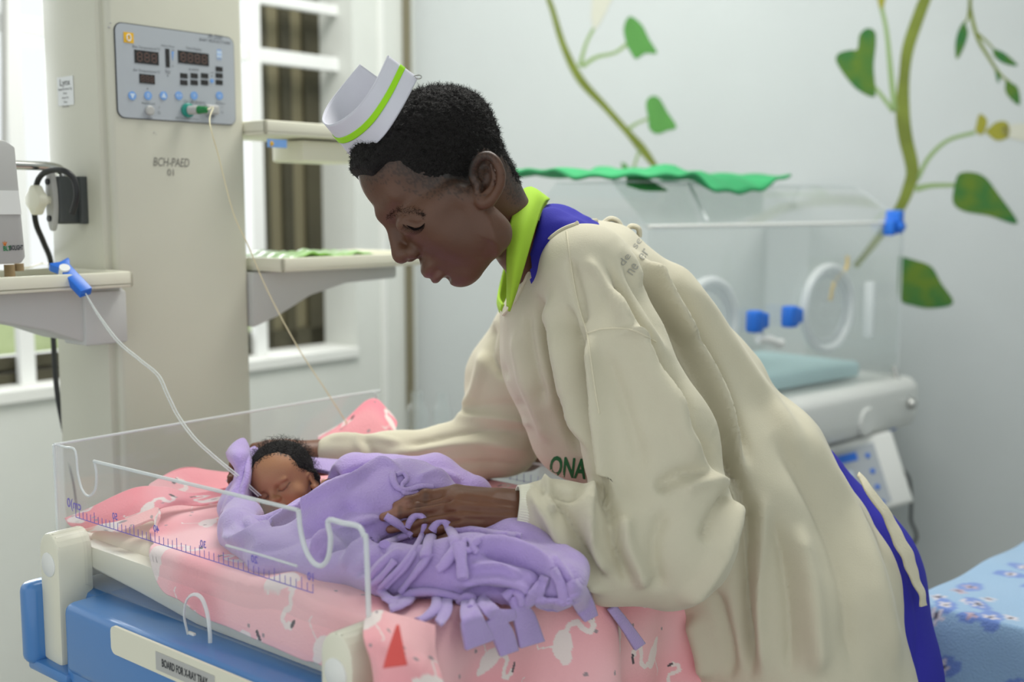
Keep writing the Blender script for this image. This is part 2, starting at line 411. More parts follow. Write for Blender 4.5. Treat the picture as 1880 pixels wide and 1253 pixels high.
def join(parts):
    V = []; F = []; C = []; n = 0
    for v, f, c in parts: V.append(v); F.append(f+n); C.append(c); n += len(v)
    return np.concatenate(V), np.concatenate(F), np.concatenate(C)

# ================================================================== ROOM
NW = -B                                              # outward through the window wall
W0 = Pz(0, 722, .97)*np.array([1, 1, 0])
def on_wall(px, n=0.0, py=600):                      # s along the window wall for a pixel column, at depth n
    p = Pp(px, py, W0+NW*n, B); return float(np.dot(p-W0, A)), p[2]
sK = on_wall(765)[0]; KX = W0+A*sK                   # room corner
E = nrm([.98, -.2, 0]); EN = np.cross(E, Z)          # mural wall direction, normal to the room
s_j = on_wall(655)[0]; z_s, z_t = .97, 2.3
def struct(name, mb, m, smooth=False): return mb.build(name, m, smooth=smooth, kind='structure')
wb = MB()
for s0, s1, z0, z1 in ((-2.6, sK, 0, z_s), (-2.6, sK, z_t, 2.8), (s_j, sK, z_s, z_t), (-2.6, -1.9, z_s, z_t)):
    wb.box(W0, A, NW, Z, s0, s1, 0, .24, z0, z1)
struct('wall_left', wb, M['wall_win'])
wall_m = struct('wall_back', MB().box(KX, E, -EN, Z, 0, 2.35, 0, .12, 0, 2.8), M['wall'])
struct('wall_right_unseen', MB().box(KX+E*2.35, -EN, E, Z, -3.4, .12, 0, .12, 0, 2.8), M['wall'])  # unseen wall, added close by to block light and darken the mural's right
struct('floor', MB().box((0, 0, 0), (1, 0, 0), (0, 1, 0), Z, -4, 4.2, -1.0, 4.4, -.1, 0), M['floor'])
struct('ceiling', MB().box((0, 0, 0), (1, 0, 0), (0, 1, 0), Z, -4, 4.2, -.6, 4.4, 2.8, 2.9), M['ceil'])
struct('trim_1', MB().tube([KX+EN*.02-A*.02+Z*z for z in (0, 1, 2, 2.8)], .012, 10), M['olive2'], True)     # conduit in the corner
struct('trim_2', MB().box(W0, A, B, Z, on_wall(705)[0]-.008, on_wall(705)[0]+.008, 0, .006, 0, 2.8), M['jamb'])
struct('trim_3', MB().box(W0, A, B, Z, -1.95, s_j+.0, -.16, .012, z_s-.025, z_s+.004, .004), M['jamb'])      # bright sill board
# window: white grille bars inside, dark steel casements behind, glass
wf = MB()
def vbar(px0, px1, n, z0=z_s, z1=z_t, th=.02, mb=None): 
    a, b = on_wall(px0, n)[0], on_wall(px1, n)[0]; (mb or wf).box(W0, A, NW, Z, min(a, b), max(a, b), n, n+th, z0, z1, .002)
def hbar(px, y0, y1, n, s0=None, s1=None, th=.02, mb=None):
    za, zb = on_wall(px, n, y0)[1], on_wall(px, n, y1)[1]; (mb or wf).box(W0, A, NW, Z, -1.9 if s0 is None else s0, s_j if s1 is None else s1, n, n+th, min(za, zb), max(za, zb), .002)
for a, b in ((34, 63), (470, 492)): vbar(a, b, .045)
for a in (-1.75, -1.3, -.85, -.45): wf.box(W0, A, NW, Z, a, a+.035, .06, .08, z_s, z_t, .002)
hbar(500, 90, 117, .055); hbar(500, -12, 9, .055)
win = wf.build('window_1', M['winwhite'], smooth=False, kind='structure')
df = MB()
for a, b in ((492, 503), (528, 545), (570, 597)): vbar(a, b, .13, mb=df, th=.03)
hbar(520, 606, 640, .13, mb=df, th=.03); hbar(40, 652, 676, .075, s1=on_wall(460, .08)[0], mb=df, th=.03); hbar(40, 684, 706, .07, s1=on_wall(460, .08)[0], mb=df, th=.03)
df.build('window_frame', M['olive'], win, smooth=False)
d2 = MB()
for a, b in ((503, 528), (545, 571)): vbar(a, b, .145, mb=d2, th=.012)
d2.build('open_shutter', M['olive2'], win, smooth=False)
MB().tube([Pp(8, y, W0+NW*.03, B) for y in (-20, 120, 262)], .006, 8).build('stay_rod', M['grey'], win)
gb = MB(); a = on_wall(470, .15)[0]; gb.box(W0, A, NW, Z, -1.9, a, .15, .154, z_s, z_t); gb.build('pane', M['glass'], win, smooth=False)
struct('garden_wall', MB().box(W0, A, NW, Z, -2.5, 2.2, 1.6, 1.7, -.1, 1.05), mat('garden_hedge_wall', lin((200, 214, 160)), .8, noise=.3, nscale=3))

# ------------------------------------------------------------------ painted vines (flat paint on the mural wall)
def WPt(px, py, lift=.0008): return Pp(px, py, KX+EN*lift, EN)
M['vine'] = mat('vine_paint_olive', lin((120, 134, 52)), .8, noise=.25, nscale=14)
M['vinel'] = mat('vine_paint_pale', lin((140, 165, 110)), .8)
M['leafL'] = mat('leaf_paint_fresh', lin((88, 150, 72)), .8, noise=.15, nscale=12)
M['leafD'] = mat('leaf_paint_deep', lin((44, 106, 50)), .8, noise=.6, nscale=16, two=lin((92, 120, 30)))
M['bud'] = mat('bud_paint', lin((150, 148, 50)), .8); M['petal'] = mat('petal_paint', lin((200, 200, 186)), .8)
def ribbon(mb, pts, w):
    """painted stem: photo points with pixel widths"""
    p = cr([(a, b, c) for (a, b), c in zip(pts, w)], 8*len(pts)); V = []; F = []
    t = np.gradient(p[:, :2], axis=0); t /= np.linalg.norm(t, axis=1)[:, None]
    for i, q in enumerate(p):
        for s in (-.5, .5): V.append(WPt(q[0]-t[i, 1]*q[2]*s, q[1]+t[i, 0]*q[2]*s))
    for i in range(len(p)-1): F.append((2*i, 2*i+1, 2*i+3, 2*i+2))
    return mb.add(V, F)
def leaf(mb, pts, lift=.0014):
    q = cr(np.array(pts+[pts[0]], float), 6*len(pts))[:-1]; V = [WPt(a, b, lift) for a, b in q]
    c = WPt(*np.mean(q, 0), lift); n = len(V); return mb.add(V+[c], [(i, (i+1) % n, n) for i in range(n)])
v1 = MB(); ribbon(v1, [(1010, -420), (985, -260), (990, -120), (1003, -20), (1015, 20), (1035, 85), (1065, 145), (1110, 195), (1150, 240), (1180, 275), (1212, 318)], [6, 7, 8, 9, 10, 12, 15, 12, 12, 16, 7])
vine1 = v1.build('painted_vine', M['vine'], wall_m, smooth=False)
b = MB(); ribbon(b, [(1068, 122), (1095, 105), (1128, 97), (1150, 82)], [9, 7, 6, 7]); ribbon(b, [(1155, 236), (1170, 226), (1190, 218)], [7, 5, 5]); ribbon(b, [(1175, 272), (1166, 300), (1160, 318)], [5, 5, 6]); ribbon(b, [(1064, 122), (1076, 80), (1090, 52)], [8, 6, 6])
b.build('painted_stem', M['vinel'], vine1, smooth=False)
for pts in ([(1150, 82), (1145, 52), (1156, 30), (1178, 45), (1192, 72), (1206, 97), (1185, 98), (1168, 108), (1158, 96)], [(1190, 218), (1186, 190), (1195, 177), (1210, 180), (1225, 205), (1242, 233), (1225, 240), (1206, 246), (1192, 236)], [(1140, 298), (1150, 302), (1158, 318), (1145, 318)]):
    l = MB(); leaf(l, pts); l.build('painted_leaf', M['leafL'], vine1, smooth=False)
l = MB(); leaf(l, [(1085, 30), (1092, -15), (1128, -15), (1118, 10), (1100, 45), (1090, 52)]); l.build('painted_flower', M['petal'], vine1, smooth=False)
v2 = MB(); ribbon(v2, [(1740, -420), (1765, -260), (1735, -120), (1705, -20), (1690, 20), (1668, 85), (1660, 140), (1657, 200), (1662, 250), (1675, 310), (1668, 345), (1650, 385), (1610, 440), (1570, 490)], [14, 16, 18, 20, 22, 22, 20, 26, 26, 24, 22, 18, 14, 10])
vine2 = v2.build('painted_vine', M['vine'], wall_m, smooth=False)
b = MB(); ribbon(b, [(1643, 205), (1636, 140), (1628, 60), (1618, 12)], [11, 10, 8, 8]); ribbon(b, [(1640, 205), (1622, 180), (1604, 158)], [8, 8, 7]); ribbon(b, [(1684, 330), (1705, 290), (1740, 258), (1790, 243)], [8, 8, 7, 7])
ribbon(b, [(1680, 347), (1710, 341), (1755, 340)], [12, 9, 7]); b.build('painted_stem', M['vinel'], vine2, smooth=False)
for pts in ([(1607, 160), (1604, 178), (1575, 165), (1552, 140), (1535, 112), (1540, 98), (1560, 92), (1574, 90), (1578, 64), (1592, 52), (1606, 58), (1608, 80), (1604, 120)],
            [(1752, 340), (1760, 320), (1782, 316), (1808, 325), (1832, 355), (1868, 410), (1815, 396), (1770, 388), (1750, 372)],
            [(1650, 470), (1680, 478), (1710, 490), (1728, 520), (1750, 556), (1715, 566), (1680, 562), (1650, 545)]):
    l = MB(); leaf(l, pts); l.build('painted_leaf', M['leafD'], vine2, smooth=False)
l = MB(); leaf(l, [(1608, -20), (1626, -20), (1622, 12), (1614, 12)]); leaf(l, [(1790, 240), (1798, 210), (1812, 220), (1808, 240), (1800, 248)]); leaf(l, [(1808, 242), (1830, 224), (1850, 226), (1852, 250), (1830, 258)])
l.build('painted_bud', M['bud'], vine2, smooth=False)
l = MB(); leaf(l, [(1840, 232), (1885, 228), (1890, 258), (1845, 250)]); l.build('painted_flower', M['petal'], vine2, smooth=False)
v3 = MB(); ribbon(v3, [(1740, -230), (1768, -120), (1780, -20), (1782, 20), (1795, 70), (1815, 105), (1835, 135), (1858, 155)], [5, 6, 6, 7, 7, 6, 5, 4]); ribbon(v3, [(1780, 10), (1776, 35), (1768, 45)], [4, 4, 3]); ribbon(v3, [(1795, 62), (1815, 80), (1825, 92)], [5, 4, 3])
vine3 = v3.build('painted_vine', M['vine'], wall_m, smooth=False)
for pts in ([(1770, 38), (1777, 60), (1768, 90), (1756, 108), (1754, 80), (1760, 55)], [(1822, 88), (1845, 98), (1868, 120), (1845, 117), (1826, 104)], [(1846, 148), (1868, 160), (1872, 192), (1858, 184), (1846, 168)], [(1826, 128), (1836, 140), (1832, 152)]):
    l = MB(); leaf(l, pts); l.build('painted_leaf', M['leafD'], vine3, smooth=False)

# ================================================================== INFANT WARMER
Q = np.array([-.566, 1.65, 0]); CW = .232
C0 = Pz(97, 815, 1.06); C0[2] = 0
Wd = float(np.dot(Pz(692, 716, 1.06)-C0, A)); Lb = .575
def bp(a, b, z): return C0+A*a+B*b+Z*z
warmer = empty('infant_warmer', bp(Wd/2, .25, 0), 'cream and blue infant warmer cot with tall control column and clear acrylic sides', 'infant warmer')
MB().box(Q, A, -B, Z, 0, CW, 0, .15, .12, 2.15, .008, 3).build('column', M['cream'], warmer)
MB().box(Q, A, -B, Z, -.012, .03, .012, .155, .12, 2.15, .006).build('column_edge_trim', M['cream'], warmer)
def fp(px, py): p = Pp(px, py, Q, B); return float(np.dot(p-Q, A)), float(p[2])
pn = empty('tmp', Q, None, None); bpy.data.objects.remove(pn)
c = [fp(*x) for x in ((210, 53), (427, 60), (430, 222), (216, 223))]
a0, a1 = (c[0][0]+c[3][0])/2, (c[1][0]+c[2][0])/2; z1, z0 = (c[0][1]+c[1][1])/2, (c[2][1]+c[3][1])/2
def rrect(x0, x1, y0, y1, r, n=6):
    o = []
    for cx, cy, s in ((x1-r, y1-r, 0), (x0+r, y1-r, 90), (x0+r, y0+r, 180), (x1-r, y0+r, 270)):
        for k in range(n+1): t = math.radians(s+90*k/n); o.append((cx+r*math.cos(t), cy+r*math.sin(t)))
    return o
MB().prism(Q, A, Z, B, rrect(a0-.0012, a1+.0012, z0-.0012, z1+.0012, .012), 0, .0016).build('panel_bezel', M['ink'], warmer, smooth=False)
panel = MB().prism(Q, A, Z, B, rrect(a0, a1, z0, z1, .011), 0, .0026).build('control_panel', M['panel'], warmer, smooth=False)
LF = .0026
def frect(mb, x0, y0, x1, y1, t=.0008, bev=0):
    p, q = fp((x0+x1)/2, y0), fp((x0+x1)/2, y1); l, r = fp(x0, (y0+y1)/2), fp(x1, (y0+y1)/2)
    mb.box(Q, A, Z, B, l[0], r[0], q[1], p[1], LF, LF+t, bev); return (l[0]+r[0])/2, (p[1]+q[1])/2, r[0]-l[0], p[1]-q[1]
def seven(mb, cx, cz, w, h):
    t = w*.16
    for k in range(3): mb.box(Q, A, Z, B, cx-w/2+t, cx+w/2-t, cz+(k-1)*h/2-t/2, cz+(k-1)*h/2+t/2, LF+.0008, LF+.0012)
    for sx in (-1, 1):
        for sz in (-1, 1): mb.box(Q, A, Z, B, cx+sx*w/2-t/2, cx+sx*w/2+t/2, min(cz, cz+sz*h/2)+t/2, max(cz, cz+sz*h/2)-t/2, LF+.0008, LF+.0012)
for r, n in (((245, 94, 289, 118), 3), ((325, 96, 381, 119), 4), ((254, 137, 282, 154), 3)):
    d = MB(); cx, cz, w, h = frect(d, *r); dd = d.build('temperature_display' if n == 3 else 'time_display', M['lcd'], panel, smooth=False)
    sg = MB()
    for k in range(n): seven(sg, cx+(k-(n-1)/2)*w/(n+.35), cz, w/(n+.3)*.58, h*.62)
    sg.build('display_digits', M['seg'], panel, smooth=False)
for r in [(302, 90, 309, 124)]+[(x, 135, x+13, 144) for x in (329, 348, 367)]+[(x, 147.5, x+13, 156.5) for x in (329, 348, 367)]+[(394, y, 406.5, y+8.5) for y in (123, 135, 147.5)]:
    d = MB(); frect(d, *r); d.build('indicator_window', M['lcd'], panel, smooth=False)
d = MB(); frect(d, 225, 60, 243, 79, .0006); d.build('maker_logo', M['yellow'], panel, smooth=False)
p = fp(234, 69.5); MB().torus(Q+A*p[0]+Z*p[1]+B*(LF+.001), B, .0045, .0009, 20, 6, .7).build('logo_ring', M['paper'], panel)
for x in (240.5, 269.5, 298, 326, 354, 400.5):
    p = fp(x, 176); c = Q+A*p[0]+Z*p[1]+B*LF
    MB().cyl(c, c+B*.0012, .0062, 20).build('membrane_button', M['btn'], panel)
bt = MB(); p = fp(240.5, 176); bt.prism(Q, A, Z, B, [(p[0]-.004, p[1]+.003), (p[0], p[1]-.0045), (p[0]+.004, p[1]+.003)], LF+.0012, LF+.0016)
p = fp(298, 176); bt.prism(Q, A, Z, B, [(p[0]-.004, p[1]-.003), (p[0]+.004, p[1]-.003), (p[0], p[1]+.0045)], LF+.0012, LF+.0016)
for x in (269.5, 326, 354, 400.5): p = fp(x, 176); text_on(bt, {269.5: '0', 326: '<>', 354: '=', 400.5: 'o'}[x], Q+A*p[0]+Z*p[1]+B*(LF+.0014), A, Z, .009)
frect(bt, 396, 93, 405, 106, .0004); bt.build('button_print', M['btnw'], panel, smooth=False)
tx = MB()
for s, x, y, sz, sh in (('IR-200', 392, 68, .013, .3), ('BABY RESUSCITAIRE', 392, 76.5, .0085, .3), ('Skin Temperature/\u00b0C', 266, 88.5, .0072, .3), ('Time Display', 353, 90, .0072, .3), ('Heater Power', 306, 85, .0055, .3), ('Set Temperature/\u00b0C', 267, 131, .0072, .3),
                        ('ALARMS', 353, 128.5, .0066, .3), ('Heater', 306, 131, .005, .3), ('State', 306, 134.5, .005, .3), ('Keypad Lock', 270, 190, .0058, .3), ('LAMP', 271, 217.5, .0068, 0), ('Skin Temperature Sensor', 342, 218, .0054, 0), ('POWER', 384, 214.5, .006, 0), ('CH 205 BODY2', 355, 188.5, .0078, .2), ('Start/Reset', 402, 190, .0052, .3), ('LAMP', 387, 134, .004, 0), ('100%', 315, 93, .004, 0), ('0%', 315, 122, .004, 0), ('I', 290, 198, .007, 0), ('\u25a1', 290, 208, .007, 0), ('I', 406, 197, .006, 0), ('O', 406, 207, .006, 0)):
    p = fp(x, y); text_on(tx, s, Q+A*p[0]+Z*p[1]+B*(LF+.0003), A, Z, sz*.74, sh, bold=0)
for x, y in ((306, 139), (269, 163), (387, 140)): p = fp(x, y); tx.ball(Q+A*p[0]+Z*p[1]+B*LF, .0012, 1)
tx.build('panel_lettering', M['inkg'], panel, smooth=False)
d = MB(); d.prism(Q, A, Z, B, [fp(313, 95), fp(317, 95), fp(315, 112)][::-1], LF, LF+.0006); p = fp(387, 149); d.cyl(Q+A*p[0]+Z*p[1]+B*LF, Q+A*p[0]+Z*p[1]+B*(LF+.001), .0032, 14)
for y in (92, 100, 108): p = fp(400, y); text_on(d, 'min', Q+A*p[0]+Z*p[1]+B*(LF+.0009), A, Z, .006)
d.build('blue_marks', M['btn'], panel, smooth=False)
p = fp(271, 203.5); c = Q+A*p[0]+Z*p[1]+B*LF; MB().cyl(c, c+B*.006, .0068, 24, bev=.0015).build('lamp_button', M['grey'], panel)
p = fp(384, 202); MB().box(Q, A, Z, B, p[0]-.0115, p[0]+.0115, p[1]-.007, p[1]+.007, LF, LF+.008, .0025, 3).build('power_switch', M['grey'], panel)
p = fp(341, 203); sc_ = Q+A*p[0]+Z*p[1]+B*LF
sk = MB().cyl(sc_, sc_+B*.006, .0105, 28, bev=.001).build('sensor_socket', M['teal'], panel)
# writing on the column
tx = MB()
for s, x, y, sz, w in (('BCH-PAED', 314, 299, .018, .062), ('01', 314, 317.5, .014, .011)): p = fp(x, y); text_on(tx, s, Q+A*p[0]+Z*p[1]+B*.0006, A, Z, sz, .2 if w > .03 else 0, width=w)
tx.build('handwritten_mark', M['pencil'], warmer, smooth=False)
for x, y, r in ((283, 243, .0015), (287, 247, .001), (231, 501, .0014), (241, 529, .0008), (325, 603, .0008), (246, 616, .0007), (200, 50, .002), (203, 42, .0015)): p = fp(x, y); MB().ball(Q+A*p[0]+Z*p[1], r, 1, (1, 1, .7)).build('paint_chip', M['grey'], warmer, smooth=False)
# inventory sticker on the left flank of the column
NL = -A
def lp(px, py): return Pp(px, py, Q, NL)
l, r, t_, b_ = lp(121, 168), lp(150, 168), lp(135, 142), lp(135, 195)
so = Q; ux = B; x0, x1 = np.dot(l-Q, ux), np.dot(r-Q, ux)
MB().box(Q, B, Z, NL, x0, x1, b_[2], t_[2], .0125, .0132).build('inventory_sticker', M['paper'], warmer, smooth=False)
tx = MB()
for i, (s, sz) in enumerate((('Lynx', .014), ('Equipment Service Tag', .005), ('Date:', .0042), ('Asset No:', .0042), ('Ward:', .0042), ('Next due:', .0042))):
    text_on(tx, s, Q+B*(x0+x1)/2+NL*.0136+Z*(t_[2]-.0085-.0062*i-(.003 if i else 0)), B, Z, sz, width=min(.85*(x1-x0), sz*len(s)*.5))
tx.build('sticker_lettering', M['ink'], warmer, smooth=False)
# foot of the column and wheels (below the picture)
fb = MB(); fb.box(bp(0, 0, 0), A, B, Z, .02, Wd-.02, -.35, .45, .10, .16, .02); fb.build('base_frame', M['cream'], warmer)
MB().box(bp(0, 0, 0), A, B, Z, Wd/2-.06, Wd/2+.06, .1, .35, .14, .80, .01).build('pedestal', M['cream'], warmer)
for a in (.06, Wd-.06):
    for b in (-.3, .4): MB().cyl(bp(a-.012, b, .05), bp(a+.012, b, .05), .05, 20, bev=.006).build('castor', M['dgrey'], warmer)
MB().box(bp(0, 0, 0), A, B, Z, .1, Wd-.1, -.33, .2, .15, .3, .01).build('column_foot', M['cream'], warmer)

# ---- cot body
blue = MB()
zb0, zb1 = .775, .888
blue.box(bp(0, 0, 0), A, B, Z, -.045, .06, 0.085, Lb+.0, zb0+.025, zb1, .012, 4)
blue.prism(bp(0, 0, 0)+A*(-.04), B, Z, A, [(.085, .87), (.085, .80), (.15, .735), (.26, .69), (Lb+.0, .66), (Lb+.0, .87)], 0, Wd+.02)
blue.box(bp(0, 0, 0), A, B, Z, 0, Wd, .0, Lb, .80, .885, .01)
bb = blue.build('cot_body', M['blue'], warmer)
cb = MB(); cb.box(bp(0, 0, 0), A, B, Z, -.052, -.006, -.008, .022, .792, .896, .012, 4); cb.box(bp(0, 0, 0), A, B, Z, -.046, .0, .0, .09, .785, .80, .004)
cb.build('corner_bumper', M['blue'], warmer)
rl = MB(); rl.prism(bp(0, 0, 0)+A*.011, B, Z, A, [(.03, .938), (.03, .912), (.07, .908), (.16, .900), (.27, .888), (Lb, .888), (Lb, .938)], 0, .03, .005); rl.box(bp(0, 0, 0), A, B, Z, -.0, Wd, -.012, .03, .888, .938, .008, 3); rl.box(bp(0, 0, 0), A, B, Z, Wd-.03, Wd+.006, -.012, Lb, .888, .93, .008, 3)
rl.build('cot_rim', M['creamp'], warmer)
for b0 in (.018, .532):
    pm = MB(); o = bp(-.034, b0, 0); prof = [(.0, .80), (.042, .795), (.044, .93)]+[(.022+.022*math.cos(t), .935+.026*math.sin(t)) for t in np.linspace(0, math.pi, 12)][1:]+[(0, .93)]
    pm.prism(o, B, Z, A, prof, 0, .046, .004); po = pm.build('corner_post', M['creamp'], warmer)
    MB().cyl(o+B*.022+Z*.922-A*.002, o+B*.022+Z*.922+A*.004, .015, 28, bev=.001).build('post_cap', M['white'], po)
# label plate on the blue flank
def sp(px, py, a=-.046): p = Pp(px, py, bp(a, 0, 0), A); return float(np.dot(p-C0, B)), float(p[2])
pl = [sp(205, 1147), sp(222, 1192), sp(700, 1420), sp(700, 1330)]
zz = (pl[0][1]+pl[3][1])/2; bl = pl[0][0]
zt = sp(205, 1147)[1]; zb = sp(222, 1205)[1]
MB().prism(bp(-.0445, 0, 0), B, Z, -A, rrect(bl, .46, zb, zt, .008), 0, .0035).build('label_plate', M['creamp'], warmer)
g0, g1 = sp(290, 1215)[0], sp(398, 1262)[0]; gz1 = sp(292, 1196)[1]; gz0 = sp(292, 1229)[1]
MB().box(bp(-.0445, 0, 0), B, Z, -A, g0, g1, gz0, gz1, .003, .0042).build('label_strip', M['grey'], warmer, smooth=False)
tx = MB(); text_on(tx, 'BOARD FOR X-RAY TRAY', bp(-.0445, (g0+g1)/2, (gz0+gz1)/2)-A*.0046, B, Z, .012, width=(g1-g0)*.78, bold=.0003); tx.build('label_lettering', M['ink'], warmer, smooth=False)
# tray slot handle
# ---- acrylic sides
def ap(px, py): p = Pp(px, py, bp(0, 0, 0), A); return float(np.dot(p-C0, B)), float(p[2])
top = [(103, 818), (118, 822), (135, 828), (140, 870), (148, 900), (160, 912), (172, 900), (174, 870), (170, 848), (300, 879), (430, 910), (545, 938), (549, 975), (558, 1010), (572, 1034), (588, 1040), (600, 1024), (604, 990), (600, 957), (628, 962), (655, 968), (665, 985), (670, 1010), (678, 1250)]
tp = [ap(*q) for q in top]; tpc = [tuple(x) for x in tp]
zbot = .893
poly = tpc+[(tpc[-1][0], zbot-.06), (tpc[-1][0]-.02, zbot), (.0, zbot)]
poly = [(max(p[0], .0), p[1]) for p in poly]
import mathutils.geometry as mg
def sheet(name, o, ex, ey, n, poly, t, parent, **k):
    tri = mg.tessellate_polygon([[Vector((p[0], p[1], 0)) for p in poly]]); m = len(poly); V = []
    for tt in (0, t):
        for p in poly: V.append(np.asarray(o)+ex*p[0]+ey*p[1]+n*tt)
    F = [tuple(x) for x in tri]+[tuple(i+m for i in x[::-1]) for x in tri]+[(i, (i+1) % m, (i+1) % m+m, i+m) for i in range(m)]
    me = new_mesh(name, V, F, False); bm_ = bmesh.new(); bm_.from_mesh(me); bmesh.ops.recalc_face_normals(bm_, faces=bm_.faces[:]); bm_.to_mesh(me); bm_.free()
    return link(name, me, M['acr'], parent, **k)
sg = sheet('side_guard', bp(0, 0, 0), B, Z, A, poly, .004, warmer, label='clear acrylic side guard with violet ruler')
ed = MB(); ed.tube([bp(.002, p[0], p[1]) for p in cr(tp[8:12], 20)], .0022, 8); ed.tube([bp(.002, p[0], p[1]) for p in cr(tp[11:], 60)], .0026, 8); ed.tube([bp(.002, p[0], p[1]) for p in cr(tp[:9], 40)], .0014, 8)
ed.build('guard_edge', M['acre'], sg)
hp = sheet('head_guard', bp(0, 0, 0), A, Z, B, [(0, zbot), (0, tpc[0][1]), (Wd-.02, tpc[0][1]), (Wd-.006, tpc[0][1]-.006), (Wd, tpc[0][1]-.02), (Wd, zbot)], .004, warmer)
ed = MB(); ed.tube([bp(x, .002, z) for x, z in cr([(0, tpc[0][1]), (.2, tpc[0][1]), (Wd-.025, tpc[0][1]), (Wd-.006, tpc[0][1]-.006), (Wd, tpc[0][1]-.03)], 40)], .0018, 8); ed.tube([bp(.0, .002, z) for z in (zbot, 1.0, tpc[0][1])], .002, 8); ed.build('guard_edge', M['acre'], hp)
fg = sheet('far_guard', bp(Wd, 0, 0), B, Z, A, [(0, zbot), (0, 1.0), (.03, 1.0), (.08, .985), (.55, .985), (.565, zbot)], .004, warmer)
ed = MB(); ed.tube([bp(Wd+.002, b, .985) for b in (.08, .4, .55)], .0022, 8); ed.build('guard_edge', M['acre'], fg)
# finger loop below the side guard
def ap2(px, py, a=-.01): p = Pp(px, py, bp(a, 0, 0), A); return p
MB().tube(cr([ap2(345, 1166), ap2(338, 1130), ap2(343, 1102), ap2(356, 1092), ap2(370, 1099), ap2(380, 1125), ap2(385, 1160), ap2(386, 1190)], 40), .0022, 8, flat=.6).build('finger_loop', M['acre'], warmer)
MB().box(ap2(347, 1168), B, Z, A, -.004, .008, -.004, .004, 0, .004, .001).build('loop_clip', M['white'], warmer)
MB().tube([ap2(x, y, .003) for x, y in ((415, 1002), (480, 1020), (545, 1040))], .0014, 6).build('guard_line', M['acre'], sg)  # thin pale line laid along the side guard
# ruler
r0, r1 = ap(140, 955), ap(575, 1083); rul = MB(); bz = (r0[1]+r1[1])/2
rul.box(bp(-.0006, 0, 0), B, Z, A, r0[0], r1[0], bz-.0004, bz+.0004, 0, .0005)
nt_ = 52
for i in range(nt_+1):
    b = r0[0]+(r1[0]-r0[0])*i/nt_; h = .013 if i % 5 == 0 else .009; rul.box(bp(-.0006, 0, 0), B, Z, A, b-.00025, b+.00025, bz, bz+h, 0, .0005)
for x, y, s in ((212, 949, '50'), (288, 972, '40'), (374, 1000, '30'), (468, 1028, '20'), (572, 1060, '10'), (137, 927, 'cm)0')):
    p = ap(x, y); text_on(rul, s, bp(-.0008, p[0], p[1]), -B, Z, .016 if s[0] == 'c' else .011, bold=.0003)
rul.build('ruler_scale', M['rulerink'], sg, smooth=False)
rf = MB(); rf.box(bp(Wd+.004, 0, 0), B, Z, A, .2, .54, .955, .9555, 0, .0005)
for i in range(27): rf.box(bp(Wd-.0005, 0, 0), B, Z, A, .2+.013*i, .2006+.013*i, .955, .968, -.0005, .0)
rf.build('ruler_scale', M['rulerink'], fg, smooth=False)

# ---- instrument shelves on the column
def tray(o, a0, a1, b0, b1, z, parent, name='instrument_shelf'):
    t = MB(); t.box(o, A, B, Z, a0, a1, b0, b1, z-.022, z-.012, .004, 2)
    for x0, x1, y0, y1 in ((a0, a1, b1-.008, b1), (a0, a1, b0, b0+.008), (a0, a0+.008, b0, b1), (a1-.008, a1, b0, b1)): t.box(o, A, B, Z, x0, x1, y0, y1, z-.022, z, .003)
    return t.build(name, M['creamp'], parent)
sh1 = tray(Q, -.55, -.008, -.13, .055, 1.262, warmer)
bk = MB(); bk.prism(Q-B*.06, A, Z, B, [(-.006, 1.24), (-.006, 1.165), (-.07, 1.165), (-.12, 1.185), (-.2, 1.205), (-.33, 1.215), (-.5, 1.222), (-.5, 1.24)], -.025, .085, .004); bk.build('shelf_bracket', M['lgrey'], sh1)
MB().box(Q, A, B, Z, -.07, -.004, -.03, .03, 1.16, 1.235, .004).build('bracket_clamp', M['lgrey'], sh1)
sh2 = tray(Q, CW+.012, CW+.36, -.14, .07, 1.272, warmer)
bk = MB(); bk.prism(Q-B*.05, A, Z, B, [(CW, 1.248), (CW, 1.16), (CW+.05, 1.175), (CW+.12, 1.205), (CW+.2, 1.222), (CW+.32, 1.225), (CW+.32, 1.248)], -.02, .06, .004); bk.build('shelf_bracket', M['lgrey'], sh2)
sh3 = tray(Q, CW+.0, CW+.225, -.12, .05, 1.485, warmer)
MB().box(Q, A, B, Z, CW+.10, CW+.225, -.06, .02, 1.425, 1.46, .005).build('shelf_bracket', M['creamp'], sh3)
p0, p1 = Pp(490, 255, Q+B*.051, B), Pp(526, 272, Q+B*.051, B)
MB().box(p0*[1, 1, 0]+Z*p1[2], A, Z, B, 0, np.dot(p1-p0, A), 0, p0[2]-p1[2], 0, .001).build('blue_label', M['btn'], sh3, smooth=False)
pc = Pp(498, 264, Q+B*.0525, B); MB().ball(pc, .004, 2, (1, .3, 1)).build('label_dot', M['yellow'], sh3)

